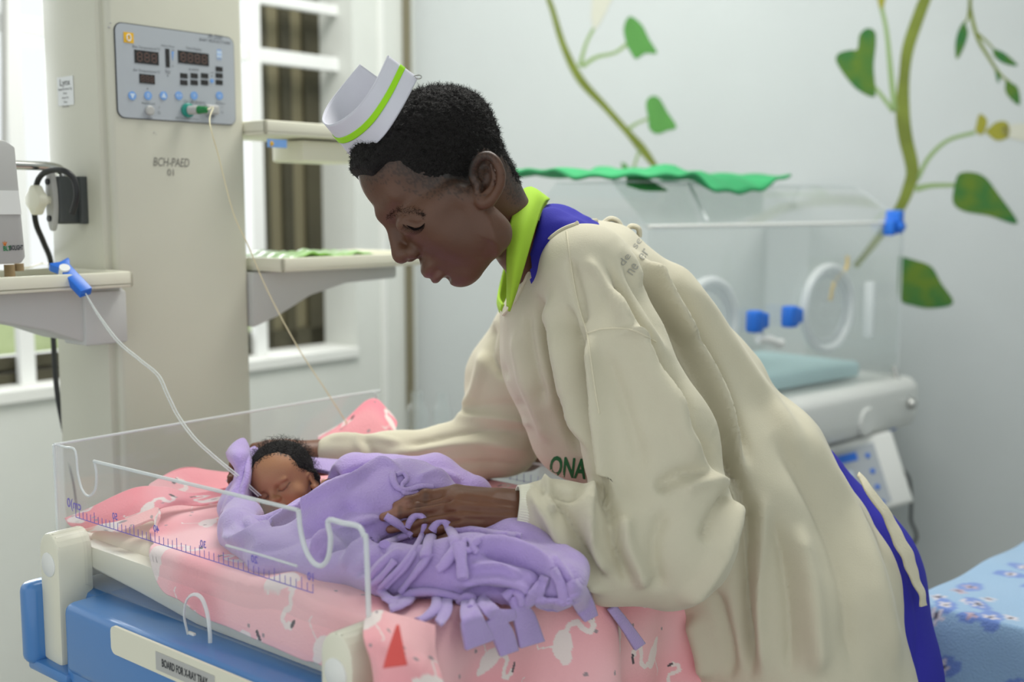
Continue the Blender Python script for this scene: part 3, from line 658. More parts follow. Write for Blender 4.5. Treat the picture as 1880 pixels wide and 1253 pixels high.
# ---- pole clamp on the left flank with metal arm
lc = lp(163, 368); cl = MB(); o = Q.copy(); bc = np.dot(lc-Q, B)
cl.box(Q+Z*lc[2], B, Z, NL, bc-.012, bc+.018, -.034, .034, .010, .022, .002); cl.box(Q+Z*lc[2], B, Z, NL, bc-.012, bc+.010, -.034, .034, .020, .052, .005, 3)
clo = cl.build('pole_clamp', M['dgrey'], warmer)
pc = Q+B*(bc-.002)+Z*lc[2]+NL*.052
fl = MB(); fl.prism(pc, B, Z, NL, [(.012*math.cos(t), .044*math.sin(t)) for t in np.linspace(0, 2*math.pi, 28, endpoint=False)], 0, .008, .002); fl.build('clamp_flange', M['grey'], clo)
[MB().cyl(pc+Z*dz+NL*.007, pc+Z*dz+NL*.011, .0045, 12).build('clamp_screw', M['black'], clo) for dz in (-.026, .026)]
kb = MB().cyl(pc+NL*.008, pc+NL*.022, .006, 16); kb.prism(pc+NL*.02, B, Z, NL, [(.019*(1+.12*math.cos(4*t))*math.cos(t), .019*(1+.12*math.cos(4*t))*math.sin(t)) for t in np.linspace(0, 2*math.pi, 32, endpoint=False)], 0, .014, .002); kb.build('clamp_knob', M['creamp'], clo)
rod0 = Q+B*(bc-.004)+Z*(lc[2]+.030)+NL*.035; 
MB().tube(cr([rod0, rod0+Z*.012+NL*.004, rod0+Z*.017+NL*.02, rod0+Z*.018+NL*.06, rod0+Z*.018+NL*.2, rod0+Z*.018+NL*.4], 40), .0065, 14).build('support_arm', M['metal'], clo)

# ================================================================== THINGS ON AND AROUND THE COLUMN
# monitor at the left edge, on the left shelf
mo = Q-A*.205; z0 = 1.264
mon = empty('patient_monitor', mo+B*(-.02)+Z*(z0-.012), 'grey patient monitor standing on the left shelf at the picture edge', 'monitor')
pr = [(.0, z0+.006), (.012, z0+.0), (.012+.0, z0), (-.23, z0), (-.23, z0+.2), (-.02, z0+.2), (-.008, z0+.19)]
s_r = lambda px, py: float(np.dot(Pp(px, py, Q+B*.05, B)-Q, A))
xr0, xr1 = s_r(48, 478), s_r(28, 262)
zt0 = Pp(20, 258, Q+B*.05, B)[2]; zb0_ = Pp(45, 484, Q+B*.05, B)[2]
md_ = MB().prism(Q+B*.05, A, Z, -B, [(xr0, zb0_+.008), (xr0-.006, zb0_), (xr0-.26, zb0_), (xr0-.26, zt0), (xr1-.012, zt0), (xr1, zt0-.008)], 0, .10, .003).build('monitor_case', M['grey'], mon)
zA = Pp(20, 350, Q+B*.05, B)[2]; zB = Pp(20, 394, Q+B*.05, B)[2]; xa, xb = s_r(34, 350), s_r(40, 394)
MB().prism(Q+B*.0505, A, Z, B, [(xa-.25, zA), (xa-.25, zB), (xb-.001, zB), (xa-.001, zA)], 0, .0012).build('carry_band', M['white'], mon, smooth=False)
tx = MB(); p = Pp(30, 455.5, Q+B*.0507, B); text_on(tx, 'BIOLIGHT', p, A, Z, .0085, 0, bold=.0003, width=.018); tx.build('maker_lettering', M['ink'], mon, smooth=False)
tx = MB(); p = Pp(13, 457, Q+B*.0507, B); text_on(tx, 'BLT', p, A, Z, .008, 0, bold=.0003, width=.010); tx.build('maker_initials', mat('logo_green', lin((20, 120, 70)), .5), mon, smooth=False)
tx = MB()
for s in (-1, 0, 1): tx.prism(Pp(9, 451, Q+B*.0507, B), nrm(A+Z*s*.6), nrm(Z-A*s*.6), B, [(-.0012, 0), (0, .006), (.0012, 0)], 0, .0004)
tx.build('maker_leaf', mat('logo_orange', lin((215, 130, 60)), .5), mon, smooth=False)
ft = MB(); ft.cyl(Pp(17, 486, Q, B)-Z*.0, Pp(17, 486, Q, B)-Z*.016, .007, 14); ft.cyl(Pp(35, 484, Q, B)+Z*.0, Pp(35, 484, Q, B)-Z*.01, .006, 14); ft.build('foot', mat('tan_rubber', lin((150, 128, 96)), .7), mon)
# leads of the monitor on the shelf
MB().tube(cr([Pz(20, 488, 1.262), Pz(50, 492, 1.262), Pz(80, 484, 1.262), Pz(118, 494, 1.266)], 40), .0012, 6).build('monitor_lead', M['cable'], None, label='thin pale lead lying across the left shelf beside the monitor', cat='cable')
# black mains cable looped over the arm
yk = rod0[1]
cb_ = [(142, 330, -.03), (135, 395, -.03)]
pts = [P(133, 392, 1.61), P(141, 360, 1.60), P(136, 330, 1.60), P(118, 314, 1.60), P(90, 314, 1.62), P(70, 330, 1.64), P(63, 370, 1.66), P(66, 410, 1.68), P(80, 445, 1.72), P(94, 485, 1.76), P(96, 560, 1.78), P(98, 620, 1.78), P(105, 720, 1.76), P(122, 810, 1.74), P(140, 900, 1.72), P(150, 1000, 1.72), P(150, 1150, 1.72)]
MB().tube(cr(pts+[P(150, 1250, 1.72)*[1, 1, 0]+Z*.012], 160), .0042, 10).build('power_cable', M['black'], None, label='black power cable looped over the metal arm and hanging behind the cot', cat='cable')
# blue roller clamp with clear line
cc = [P(107, 484, 1.555), P(158, 538, 1.53)]; ax = nrm(cc[1]-cc[0]); sd = nrm(np.cross(ax, B)); L = np.linalg.norm(cc[1]-cc[0])
line = empty('feeding_tube', cc[0]-Z*.01, 'clear nasal tube with a blue clamp running from the left shelf down to the baby', 'tube')
rc_ = MB(); rc_.prism(cc[0], ax, sd, nrm(np.cross(ax, sd)), [(0, -.014), (.004, -.014), (.012, -.009), (.018, -.0085), (L, -.0085), (L, .0085), (.018, .0085), (.012, .009), (.004, .014), (0, .014), (.003, 0)], -.006, .006, .0008)
rco = rc_.build('roller_clamp', M['bluecl'], line)
MB().box(cc[0], ax, sd, nrm(np.cross(ax, sd)), .02, L-.006, -.003, .003, .0055, .0067).build('clamp_slot', mat('clamp_slot_blue', lin((16, 60, 140)), .5), rco, smooth=False)
MB().cyl(cc[0]+ax*.018+sd*.003-np.cross(ax, sd)*.009, cc[0]+ax*.018+sd*.003+np.cross(ax, sd)*.009, .007, 18).build('clamp_roller', M['white'], rco)
tl = [P(157, 539, 1.53), P(180, 580, 1.52), P(215, 628, 1.50), P(255, 662, 1.48), P(288, 690, 1.47), P(305, 725, 1.46), P(325, 765, 1.45), P(355, 806, 1.43), P(395, 843, 1.42), P(430, 872, 1.41), P(475, 912, 1.412)]
MB().tube(cr(tl, 120), .0011, 6).build('tube_line', M['tube'], line)
MB().tube(cr([p+np.array([.003, 0, .001])*min(1, i*.6) for i, p in enumerate(tl)], 120), .0010, 6).build('tube_line', M['tube'], line)
# temperature probe: connector and long thin cable
prb = empty('temperature_probe', sc_+B*.006, 'temperature probe lead with grey and green plug in the column panel', 'probe')
MB().cyl(sc_+B*.005, sc_+B*.02+A*.006, .0065, 20, bev=.001).build('plug_sleeve', M['grey'], prb)
MB().cyl(sc_+B*.019+A*.006, sc_+B*.034+A*.012, .0062, 20, .0048, bev=.001).build('plug_tip', M['green'], prb)
e0 = sc_+B*.034+A*.012
MB().tube(cr([e0, e0+B*.006+A*.006+Z*.003, P(385, 225, 1.60), P(402, 290, 1.61), P(428, 390, 1.63), P(455, 450, 1.65), P(494, 540, 1.68), P(548, 640, 1.70), P(600, 720, 1.72), P(640, 784, 1.75), P(660, 830, 1.77), Pz(668, 870, .97)], 160), .0009, 6).build('probe_cable', M['cable'], prb)
# green packet on the lower right shelf
pk = surf([[Pp(x, y, Q-B*d, B) for x, y in r] for r, d in (([(485, 452), (530, 449), (580, 448), (632, 450)], .03), ([(470, 461), (520, 455), (590, 453), (640, 457)], 0), ([(480, 470), (530, 462), (570, 461), (615, 462)], -.03))], 30, 14)
pk = surf([[Q+A*a+B*b+Z*(1.262+h) for a, h in ((CW+.035, .002), (CW+.08, .014), (CW+.14, .008), (CW+.19, .013), (CW+.24, .002))] for b in (-.08, -.03, .02, .058)], 40, 20)
pk[..., 2] += .003*np.sin(pk[..., 0]*160)*np.cos(pk[..., 1]*120)
o = link('gauze_packet', grid_mesh(pk), mat('packet_print', lin((215, 230, 205)), .35, noise=1, nscale=9, two=lin((140, 200, 80))), None, label='crumpled green and white packet lying on the right lower shelf', cat='packet'); solid(o, .004, 0)

# ================================================================== INCUBATOR BEHIND THE NURSE
D1 = nrm([.745, .667, 0]); N1 = np.array([-D1[1], D1[0], 0])
I0 = P(1647, 690, 2.88); zI = I0[2]; I0 = I0*[1, 1, 0]; LI = .95; DI = .36
def ip(x, y, z): return I0-D1*x+N1*y+Z*z          # x runs left along the front, y to the back
def ipx(px, py, y=0): p = Pp(px, py, I0+N1*y, N1); return float(-np.dot(p-I0, D1)), float(p[2])
inc = empty('incubator', ip(LI/2, DI/2, 0), 'clear hooded baby incubator with round port doors and blue latches behind the nurse', 'incubator')
zr, zt = ipx(1540, 411)[1], ipx(1560, 342, .1)[1]
def quad(mb, pts, t=.003):
    pts = [np.asarray(p) for p in pts]; n = nrm(np.cross(pts[1]-pts[0], pts[2]-pts[0])); m = len(pts)
    V = pts+[p+n*t for p in pts]; F = [tuple(range(m))[::-1], tuple(range(m, 2*m))]+[(i, (i+1) % m, (i+1) % m+m, i+m) for i in range(m)]
    return mb.add(V, F)
hd = MB(); x0, x1 = .0, LI
quad(hd, [ip(x0, 0, zI), ip(x1, 0, zI), ip(x1, 0, zr), ip(x0, 0, zr)]); quad(hd, [ip(x0, DI, zI), ip(x0, DI, zr), ip(x1, DI, zr), ip(x1, DI, zI)])
quad(hd, [ip(x0, 0, zr), ip(x1, 0, zr), ip(x1, .10, zt), ip(x0+.06, .10, zt)]); quad(hd, [ip(x0+.06, .10, zt), ip(x1, .10, zt), ip(x1, DI-.1, zt), ip(x0+.06, DI-.1, zt)])
quad(hd, [ip(x0+.06, DI-.1, zt), ip(x1, DI-.1, zt), ip(x1, DI, zr), ip(x0, DI, zr)])
quad(hd, [ip(x0, 0, zI), ip(x0, 0, zr), ip(x0, DI, zr), ip(x0, DI, zI)]); quad(hd, [ip(x1, 0, zI), ip(x1, DI, zI), ip(x1, DI, zr), ip(x1, 0, zr)])
hood = hd.build('hood', M['acrhood'], inc, smooth=False)
eg = MB(); eg.tube([ip(x, 0, zr) for x in (0.07, .3, .6, LI)], .0042, 8); eg.build('hood_rim', M['white'], hood)
eg = MB(); eg.tube([ip(.06, .10, zt), ip(LI, .10, zt)], .002, 6); eg.tube([ip(0, 0, zr), ip(.06, .10, zt)], .002, 6); eg.tube([ip(0, 0, zI), ip(0, 0, zr)], .0025, 6); eg.tube([ip(.06, .1, zt), ip(.06, DI-.1, zt), ip(0, DI, zr)], .002, 6); eg.tube([ip(LI-.18, 0.0, zr+.01), ip(LI-.23, .09, zt-.005)], .004, 6); eg.build('hood_edge', M['acre'], hood)
for cx, cy, full in ((1518, 567, 1), (1300, 592, 1)):
    x, z = ipx(cx, cy, -.01); top_ = ipx(cx, cy-80 if full else cy-78, -.01)[1]; R = abs(top_-z)*1.0
    dr = MB().torus(ip(x, -.012, z), N1, R*.94, .011, 48, 10).build('port_door', M['acrring'], inc)
    MB().torus(ip(x, -.006, z), N1, R*.76, .005, 40, 8).build('port_cuff', M['acrring'], dr)
    MB().cyl(ip(x, -.014, z), ip(x, -.010, z), R*.9, 40).build('door_pane', M['acr'], dr)
x, z = ipx(1597, 545, -.02); MB().box(ip(0, 0, 0), -D1, N1, Z, x-.012, x+.004, -.03, -.005, z-.10, z+.035, .004).build('door_hinge', M['acrring'], inc)
for x_, y_, w_ in ((1456, 581, 34), (1392, 590, 42)):
    x, z = ipx(x_, y_, -.02); lt = MB(); lt.box(ip(0, 0, 0), -D1, N1, Z, x-.005, x+.028, -.035, -.005, z-.024, z+.024, .007, 3); lt.box(ip(0, 0, 0), -D1, N1, Z, x-.032, x+.0, -.028, -.012, z-.017, z+.017, .006, 3)
    lt.build('door_latch', M['bluecl'], inc)
x, z = ipx(1636, 410, 0); lt = MB(); lt.box(ip(0, 0, 0), -D1, N1, Z, x-.012, x+.014, -.03, .01, z-.026, z+.032, .006); lt.box(ip(0, 0, 0), -D1, N1, Z, x+.012, x+.034, -.025, .005, z-.03, z+.008, .006); lt.cyl(ip(x+.01, -.03, z-.008), ip(x+.01, -.04, z-.008), .010); lt.build('hood_latch', M['bluecl'], inc)
x, z = ipx(1420, 628, -.02); wv = MB(); wv.tube(cr([ip(x+.05, -.015, z+.01), ip(x+.02, -.02, z+.006), ip(x-.01, -.02, z-.004), ip(x-.03, -.018, z-.006)], 20), .011, 10); wv.build('tube_grommet', M['white'], inc)
MB().tube(cr([ip(*((lambda q: (q[0], .06, q[1]))(ipx(a, b, .06)))) for a, b in ((1556, 470), (1554, 492), (1532, 520), (1524, 552))], 30), .0045, 8).build('sensor_tip', mat('sensor_yellow', lin((222, 190, 110)), .5), inc)
bs = MB(); bs.prism(ip(0, 0, 0), N1, Z, -D1, [(-.035, zI-.125), (-.05, zI-.09), (-.05, zI-.02), (-.03, zI), (DI+.03, zI), (DI+.03, zI-.125)], -.02, LI+.02, .01); bs.build('deck', M['white'], inc)
MB().box(ip(0, 0, 0), -D1, N1, Z, .12, LI-.05, .03, DI-.03, zI+.005, zI+.045, .012, 3).build('mattress', M['teal2'], inc)
bd = MB(); bd.box(ip(0, 0, 0), -D1, N1, Z, .02, LI-.02, .01, DI-.02, zI-.30, zI-.12, .012); bd.box(ip(0, 0, 0), -D1, N1, Z, .3, .62, .1, DI-.08, .12, zI-.3, .01); bd.box(ip(0, 0, 0), -D1, N1, Z, .12, LI-.1, .02, .08, .07, .13, .01); bd.box(ip(0, 0, 0), -D1, N1, Z, .12, LI-.1, DI-.1, DI-.04, .07, .13, .01); bd.box(ip(0, 0, 0), -D1, N1, Z, .4, .5, .05, DI-.06, .07, .13, .01)
bd.build('pedestal', M['lgrey'], inc)
for x in (.16, LI-.14):
    for y in (.05, DI-.07): MB().cyl(ip(x-.012, y, .04), ip(x+.012, y, .04), .04, 18, bev=.005).build('castor', M['dgrey'], inc)
x, z = ipx(1578, 772, -.03); MB().cyl(ip(x, -.055, z), ip(x, .02, z), .036, 30, bev=.006).build('humidity_knob', M['white'], inc)
x, z = ipx(1640, 765, -.0); MB().box(ip(0, 0, 0), -D1, N1, Z, x-.01, x+.008, -.004, .02, z-.035, z+.03, .002).build('blue_strip', M['bluecl'], inc)
# control box, leaning
q = [P(*c) for c in ((1470, 830, 2.66), (1638, 790, 2.72), (1664, 925, 2.66), (1490, 985, 2.60))]
ex = nrm(q[1]-q[0]); ez = nrm((q[1]-q[2])-ex*np.dot(q[1]-q[2], ex)); nn = np.cross(ex, ez); wq = np.linalg.norm(q[1]-q[0]); hq = np.linalg.norm(q[1]-q[2])
cbx = MB().box(q[0], ex, ez, -nn, 0, wq, -hq, 0, 0, .09, .008, 3).build('control_box', M['white'], inc)
MB().box(q[0], ex, ez, nn, .02, wq*.76, -hq+.015, -.018, 0, .002).build('control_face', M['panel'], cbx, smooth=False)
MB().box(q[0], ex, ez, nn, .03, wq*.55, -.05, -.03, .002, .003).build('blue_heading', M['bluecl'], cbx, smooth=False)
for i in range(4): MB().cyl(q[0]+ex*wq*.66-ez*(.045+.038*i)+nn*.002, q[0]+ex*wq*.66-ez*(.045+.038*i)+nn*.004, .006, 14).build('control_button', M['bluecl'], cbx)
MB().box(q[0], ex, ez, nn, .05, wq*.45, -.12, -.07, .002, .003).build('readout', M['btnw'], cbx, smooth=False)
MB().tube(cr([P(1640, 672, 2.85), P(1648, 700, 2.84), P(1660, 725, 2.83), P(1674, 740, 2.82)], 24), .008, 10).build('lift_arm', M['metal'], inc)
MB().ball(P(1674, 742, 2.82), .014, 2).build('arm_knob', M['metal'], inc)
MB().tube(cr([P(1655, 860, 2.72), P(1670, 885, 2.74), P(1672, 950, 2.76), P(1662, 1010, 2.8), ip(-.01, .3, .3), ip(-.02, .35, .012)], 50), .004, 8).build('mains_lead', M['dgrey'], inc)
# green drape lying folded on the hood
xa = ipx(962, 335, .18)[0]; xb_ = ipx(1357, 345, .18)[0]
gx = np.linspace(0, 1, 60); gy = np.linspace(0, 1, 24); G = np.zeros((24, 60, 3))
for j, v in enumerate(gy):
    for i, u in enumerate(gx):
        p = ip(xa+(xb_-xa)*u, .04+.26*v-.03*math.sin(u*3), zt+.007+.006*math.sin(u*23+v*4)**2+.006*math.sin(v*9+u*5)**2+.012*math.exp(-((u-.45)/.05)**2)); G[j, i] = p-Z*((.010+.024*math.exp(-((u-.68)/.2)**4))*max(0, 1-v/.22)*min(1, (1-u)*8))
o = link('green_drape', grid_mesh(G), M['gcloth'], None, label='green cloth lying flat on top of the incubator hood', cat='cloth'); solid(o, .006, 1)
fr_ = MB()
f0 = surf([[P(1150, 328, 2.42), P(1170, 322, 2.42), P(1190, 330, 2.42), P(1215, 345, 2.44)], [P(1150, 340, 2.40), P(1175, 348, 2.38), P(1195, 350, 2.38), P(1225, 350, 2.42)]], 16, 6)
fo = link('turned_corner', grid_mesh(f0), M['gcloth2'], o, label='bright green turned up corner'); solid(fo, .004, 0)

# glass bottles behind the cot
def bottle(px, py, Y, r, h, label, full=True):
    c = P(px, py, Y); c[2] -= h
    b = MB(); prof = [(.0, 0), (r*.95, 0), (r, .01), (r, h*.72), (r*.8, h*.8), (r*.55, h*.86), (r*.55, h*.95), (r*.6, h)]
    n = 28; V = [c+np.array([q[0]*math.cos(t), q[0]*math.sin(t), q[1]]) for q in prof for t in np.linspace(0, 2*math.pi, n, endpoint=False)]
    F = [(i*n+k, i*n+(k+1) % n, (i+1)*n+(k+1) % n, (i+1)*n+k) for i in range(len(prof)-1) for k in range(n)]
    return c, b.add(V, F)
st0 = P(775, 800, 2.6); stz = P(775, 850, 2.6)[2]
tr = empty('bottle_stand', st0*[1, 1, 0], 'white side stand holding glass bottles in the corner behind the cot', 'stand')
MB().box(st0*[1, 1, 0], (1, 0, 0), (0, 1, 0), Z, -.10, .16, -.1, .12, stz-.03, stz, .006).build('stand_top', M['white'], tr)
for x in (-.08, .14):
    for y in (-.08, .1): MB().cyl(st0*[1, 1, 0]+[x, y, 0], st0*[1, 1, 0]+[x, y, stz-.03], .012, 12).build('leg', M['lgrey'], tr)
for px, lab, r in ((766, 'clear glass bottle nearest the conduit on the stand behind the cot', .026), (812, 'clear glass bottle beside the nurse sleeve on the stand behind the cot', .02)):
    c = P(px, 720, 2.6); h = c[2]-stz-.001; c_, b = bottle(px, 720, 2.6, r, h, lab); b.build('glass_bottle', M['bott'], None, label=lab, cat='bottle', group='glass bottles behind the cot')

# ================================================================== TABLE WITH FLOWERED CLOTH (lower right)
tz = .78; TK = Pz(1800, 1140, tz); TL = Pz(1700, 1110, tz); TF = Pz(1885, 1010, tz)
e1 = nrm(TF-TL); e2 = np.array([e1[1], -e1[0], 0]); tw = abs(np.dot(TK-TL, e2)); tl = .55
if np.dot(TK-TL, e2) < 0: e2 = -e2
tw = max(tw, .25)
tb = empty('side_table', TL*[1, 1, 0]+e1*tl/2+e2*tw/2, 'low table under the blue flowered cloth in the lower right corner', 'table')
MB().box(TL*[1, 1, 0], e1, e2, Z, .012, tl-.01, .012, tw-.012, tz-.03, tz-.006, .003).build('table_top', M['white'], tb)
for x in (.04, tl-.04):
    for y in (.04, tw-.04): MB().cyl(TL*[1, 1, 0]+e1*x+e2*y, TL*[1, 1, 0]+e1*x+e2*y+Z*(tz-.03), .014, 12).build('leg', M['lgrey'], tb)
hang = .42; st = .005
uu = np.arange(-hang, tl+.05, st); vv = np.arange(-.02, tw+hang, st)
U_, V_ = np.meshgrid(uu, vv); ou = np.maximum(-U_, 0); ov = np.maximum(V_-tw, 0)
du = ou; dv = ov; drop = np.maximum(du, dv)+.35*np.minimum(du, dv)
rip = .020*np.sin(V_*26+1.2)*np.clip(du/.15, 0, 1)*(du >= dv)+.018*np.sin(U_*30+.4)*np.clip(dv/.15, 0, 1)*(dv > du)
flu = .012*(1-np.exp(-du/.02))+.06*du*.4; flv = .012*(1-np.exp(-dv/.02))+.05*dv*.4
X = np.where(du > 0, 0, U_)-flu-rip*(du >= dv); Y_ = np.where(dv > 0, tw, V_)+flv+rip*(dv > du)
cor = np.minimum(du, dv); X = X-cor*.15; Y_ = Y_+cor*.15
Zc = tz+.002-np.maximum(0, drop-.006)+.0025*np.sin(U_*30)*np.cos(V_*25)*(drop == 0)
G = (TL*[1, 1, 0])[None, None]+e1*X[..., None]+e2*Y_[..., None]+Z*Zc[..., None]
me = grid_mesh(G); C = np.tile(np.array(lin((142, 172, 200))), (U_.size, 1)); Uf, Vf = U_.ravel(), V_.ravel()
r = np.random.RandomState(3)
for i in range(270):
    cx, cy = r.uniform(-hang, tl), r.uniform(0, tw+hang); a = r.uniform(0, 6.28); dx = Uf-cx; dy = Vf-cy; R_ = np.hypot(dx, dy); th = np.arctan2(dy, dx); sz = r.uniform(.010, .014)
    if i % 2 == 0: C[(((dx*math.cos(a)+dy*math.sin(a))/1.8)**2+(-dx*math.sin(a)+dy*math.cos(a))**2) < (sz*1.25)**2] = lin((108, 134, 192))
    C[R_ < sz*(.75+.25*np.cos(5*th+a))] = lin((200, 194, 200)) if i % 3 else lin((178, 156, 166)); C[R_ < sz*.34] = lin((52, 50, 70))
setcol(me, C); o = link('flowered_cloth', me, M['flower'], None, label='pale blue flannel cloth with grey and blue flowers draped over the side table', cat='cloth'); solid(o, .004, 1)

# ================================================================== MATTRESS AND PINK BLANKET
mt = MB().box(bp(0, 0, 0), A, B, Z, .03, Wd-.012, .012, Lb-.01, .888, .950, .018, 4)
mo_ = mt.build('cot_mattress', M['matt'], None, label='cream sheeted mattress lying in the cot under the pink blanket', cat='mattress')
def flamingo(C, a, b, cx, cy, ang, s):
    dx, dy = a-cx, b-cy; m0 = (np.abs(dx) < .05*s) & (np.abs(dy) < .05*s)
    if not m0.any(): return
    ii = np.where(m0)[0]; x = (dx[ii]*math.cos(ang)+dy[ii]*math.sin(ang))/s; y = (-dx[ii]*math.sin(ang)+dy[ii]*math.cos(ang))/s
    wh = np.array(lin((240, 226, 222))); k = ((x/.017)**2+((y)/.011)**2) < 1; k |= (((x+.014)/.010)**2+((y-.004)/.006)**2) < 1
    neck = np.array([(.013, .003), (.022, .008), (.024, .017), (.017, .022), (.012, .030), (.018, .036), (.025, .034)])
    q, _, _ = seg_dist(x, y, neck); k |= q < .0030; k |= np.hypot(x-.025, y-.034) < .0045
    q2, _, _ = seg_dist(x, y, [(-.002, -.01), (-.002, -.032), (.003, -.034)]); k |= q2 < .0009
    C[ii[k]] = wh; q3, _, _ = seg_dist(x, y, [(.028, .034), (.033, .028)]); C[ii[q3 < .0022]] = lin((90, 84, 88))
def pinkcol(a, b, seed, base=(247, 194, 198), n=70):
    r = np.random.RandomState(seed); C = np.tile(np.array(lin(base)), (len(a), 1)); V3 = np.stack([a, b, a*0], 1)
    w = np.clip(vnoise(V3, 34, seed)*.9+.35, 0, 1)[:, None]; C = C*(1-w)+np.array(lin((243, 168, 176)))*w
    lo = (a.min(), b.min()); hi = (a.max(), b.max()); pts = []
    for _ in range(n*12):
        c = (r.uniform(lo[0], hi[0]), r.uniform(lo[1], hi[1]))
        if all((c[0]-p[0])**2+(c[1]-p[1])**2 > .078**2 for p in pts):
            pts.append(c); flamingo(C, a, b, c[0], c[1], r.uniform(0, 6.28), r.uniform(.75, 1.05))
    for _ in range(n*2):
        cx, cy = r.uniform(lo[0], hi[0]), r.uniform(lo[1], hi[1]); m = np.hypot(a-cx, b-cy) < .0022; C[m] = lin((165, 148, 152))
    return C
NA, NB = 430, 680
ta = np.linspace(0, 1, NA); b_ = np.linspace(-.0, Lb+.34, NB); TA, BB = np.meshgrid(ta, b_, indexing='ij')
# start of the blanket along the near side: first it lies back from the edge, further down it hangs over the rim
hemp = [Pp(x, y, bp(.006, 0, 0), A) for x, y in ((262, 1010), (300, 1078), (335, 1099), (380, 1130), (430, 1150), (500, 1183), (560, 1207), (600, 1220))]
fe = [(0, .13), (.07, .10), (.11, .06)]+[(float(np.dot(p-C0, B)), float(p[2]-.9535+.016)) for p in hemp]; fe = [q for i, q in enumerate(fe) if i < 3 or q[0] > .12]+[(.60, -.055), (.95, -.03)]
fe = cr(fe, 400); a_front = np.interp(BB, fe[:, 0], fe[:, 1])
S = a_front+(Wd-.03+.045*np.clip((BB-Lb)/.03, 0, 1)-a_front)*TA                                  # arc length across the cot
foot = np.maximum(BB-(Lb-.005), 0)
over = np.maximum(.022-S, 0)*np.clip(1-foot/.05, 0, 1); zz = .9535-np.maximum(over-.004, 0)
aa = np.where(S < .022, .022-.017*(1-np.exp(-over/.008)), S); aa = np.where(foot > 0, np.minimum(aa, S+0)*np.clip(foot/.05, 0, 1)+aa*(1-np.clip(foot/.05, 0, 1)), aa)
V3 = np.stack([S, BB, BB*0], -1).reshape(-1, 3)
wr = vnoise(V3, 28, 5).reshape(S.shape)*.5+vnoise(V3*[1, .5, 1], 55, 6).reshape(S.shape)*.3
zz = zz+(.0035+.004*np.clip(wr, -1, 1))*(over < .01)*(foot <= 0)+.0; aa = aa+(.0005+.002*wr)*(over >= .01)
zz += .03*np.exp(-(BB/.035)**2)*np.exp(-((S-.17)/.07)**2)+.014*np.exp(-(BB/.03)**2)*np.clip(S/.2, 0, 1)
zz += .012*np.exp(-((BB-.42)/.03)**2)*np.exp(-((S-.04)/.05)**2)
drop = np.maximum(foot-.010, 0); zz = np.where(foot > 0, zz-drop*.97+.003, zz)
bo = np.where(foot > 0, Lb+.030*(1-np.exp(-foot/.012))+foot*.10+np.clip(foot/.12, 0, 1)*(.020*np.sin(S*24+1.0)+.010*np.sin(S*47+foot*9)), BB)
G = bp(0, 0, 0)[None, None]+A*aa[..., None]+B*np.maximum(bo, .008)[..., None]+Z*zz[..., None]
me = grid_mesh(G); setcol(me, pinkcol(S.ravel(), BB.ravel(), 4, n=110))
pink = link('pink_blanket', me, M['pink'], None, label='pink flannel blanket with white flamingos spread over the cot mattress', cat='blanket'); solid(pink, .003, 1)
def piece(name, rows, seed, base, parent, nu=90, nv=50, t=.003, wob=.0015):
    G = surf(rows, nu, nv); n = vnoise(G.reshape(-1, 3), 70, seed).reshape(nv, nu); G[..., 2] += n*wob; G[..., 1] += n*wob
    me = grid_mesh(G); L1 = np.linalg.norm(G[nv//2, -1]-G[nv//2, 0]); L2 = np.linalg.norm(G[-1, nu//2]-G[0, nu//2])
    u, v = np.meshgrid(np.linspace(0, L1, nu), np.linspace(0, L2, nv)); setcol(me, pinkcol(u.ravel(), v.ravel(), seed, base, 4)); o = link(name, me, M['pink'], parent); solid(o, t, 0); return o
def pz(x, y, z): return Pz(x, y, z)
piece('folded_corner', [[pz(120, 952, .952), pz(180, 927, .975), pz(245, 897, .995), pz(300, 896, .992), pz(350, 905, .98), pz(430, 893, .98)],
                        [pz(128, 962, .950), pz(190, 948, .968), pz(250, 925, .985), pz(300, 918, .985), pz(350, 916, .974), pz(430, 905, .972)],
                        [pz(150, 972, .948), pz(200, 970, .958), pz(245, 958, .968), pz(290, 936, .978), pz(340, 928, .968), pz(430, 918, .965)]], 21, (246, 140, 152), pink)
piece('corner_turnback', [[pz(150, 970, .952), pz(200, 962, .965), pz(250, 945, .978), pz(290, 932, .984), pz(293, 950, .978)],
                          [pz(170, 977, .950), pz(210, 976, .960), pz(250, 965, .970), pz(280, 955, .974), pz(285, 972, .966)]], 22, (248, 192, 190), pink, 50, 20)
# far corner of the blanket standing up against the clear side
piece('raised_corner', [[P(583, 806, 1.74), P(620, 785, 1.75), P(650, 760, 1.76), P(688, 733, 1.775), P(712, 752, 1.76), P(729, 778, 1.74)],
                        [P(585, 815, 1.72), P(620, 805, 1.73), P(655, 790, 1.735), P(688, 775, 1.74), P(712, 790, 1.73), P(727, 800, 1.72)],
                        [P(590, 850, 1.70), P(620, 850, 1.70), P(655, 845, 1.70), P(688, 840, 1.70), P(715, 840, 1.70), P(735, 840, 1.70)]], 23, (248, 150, 164), pink, wob=.003)
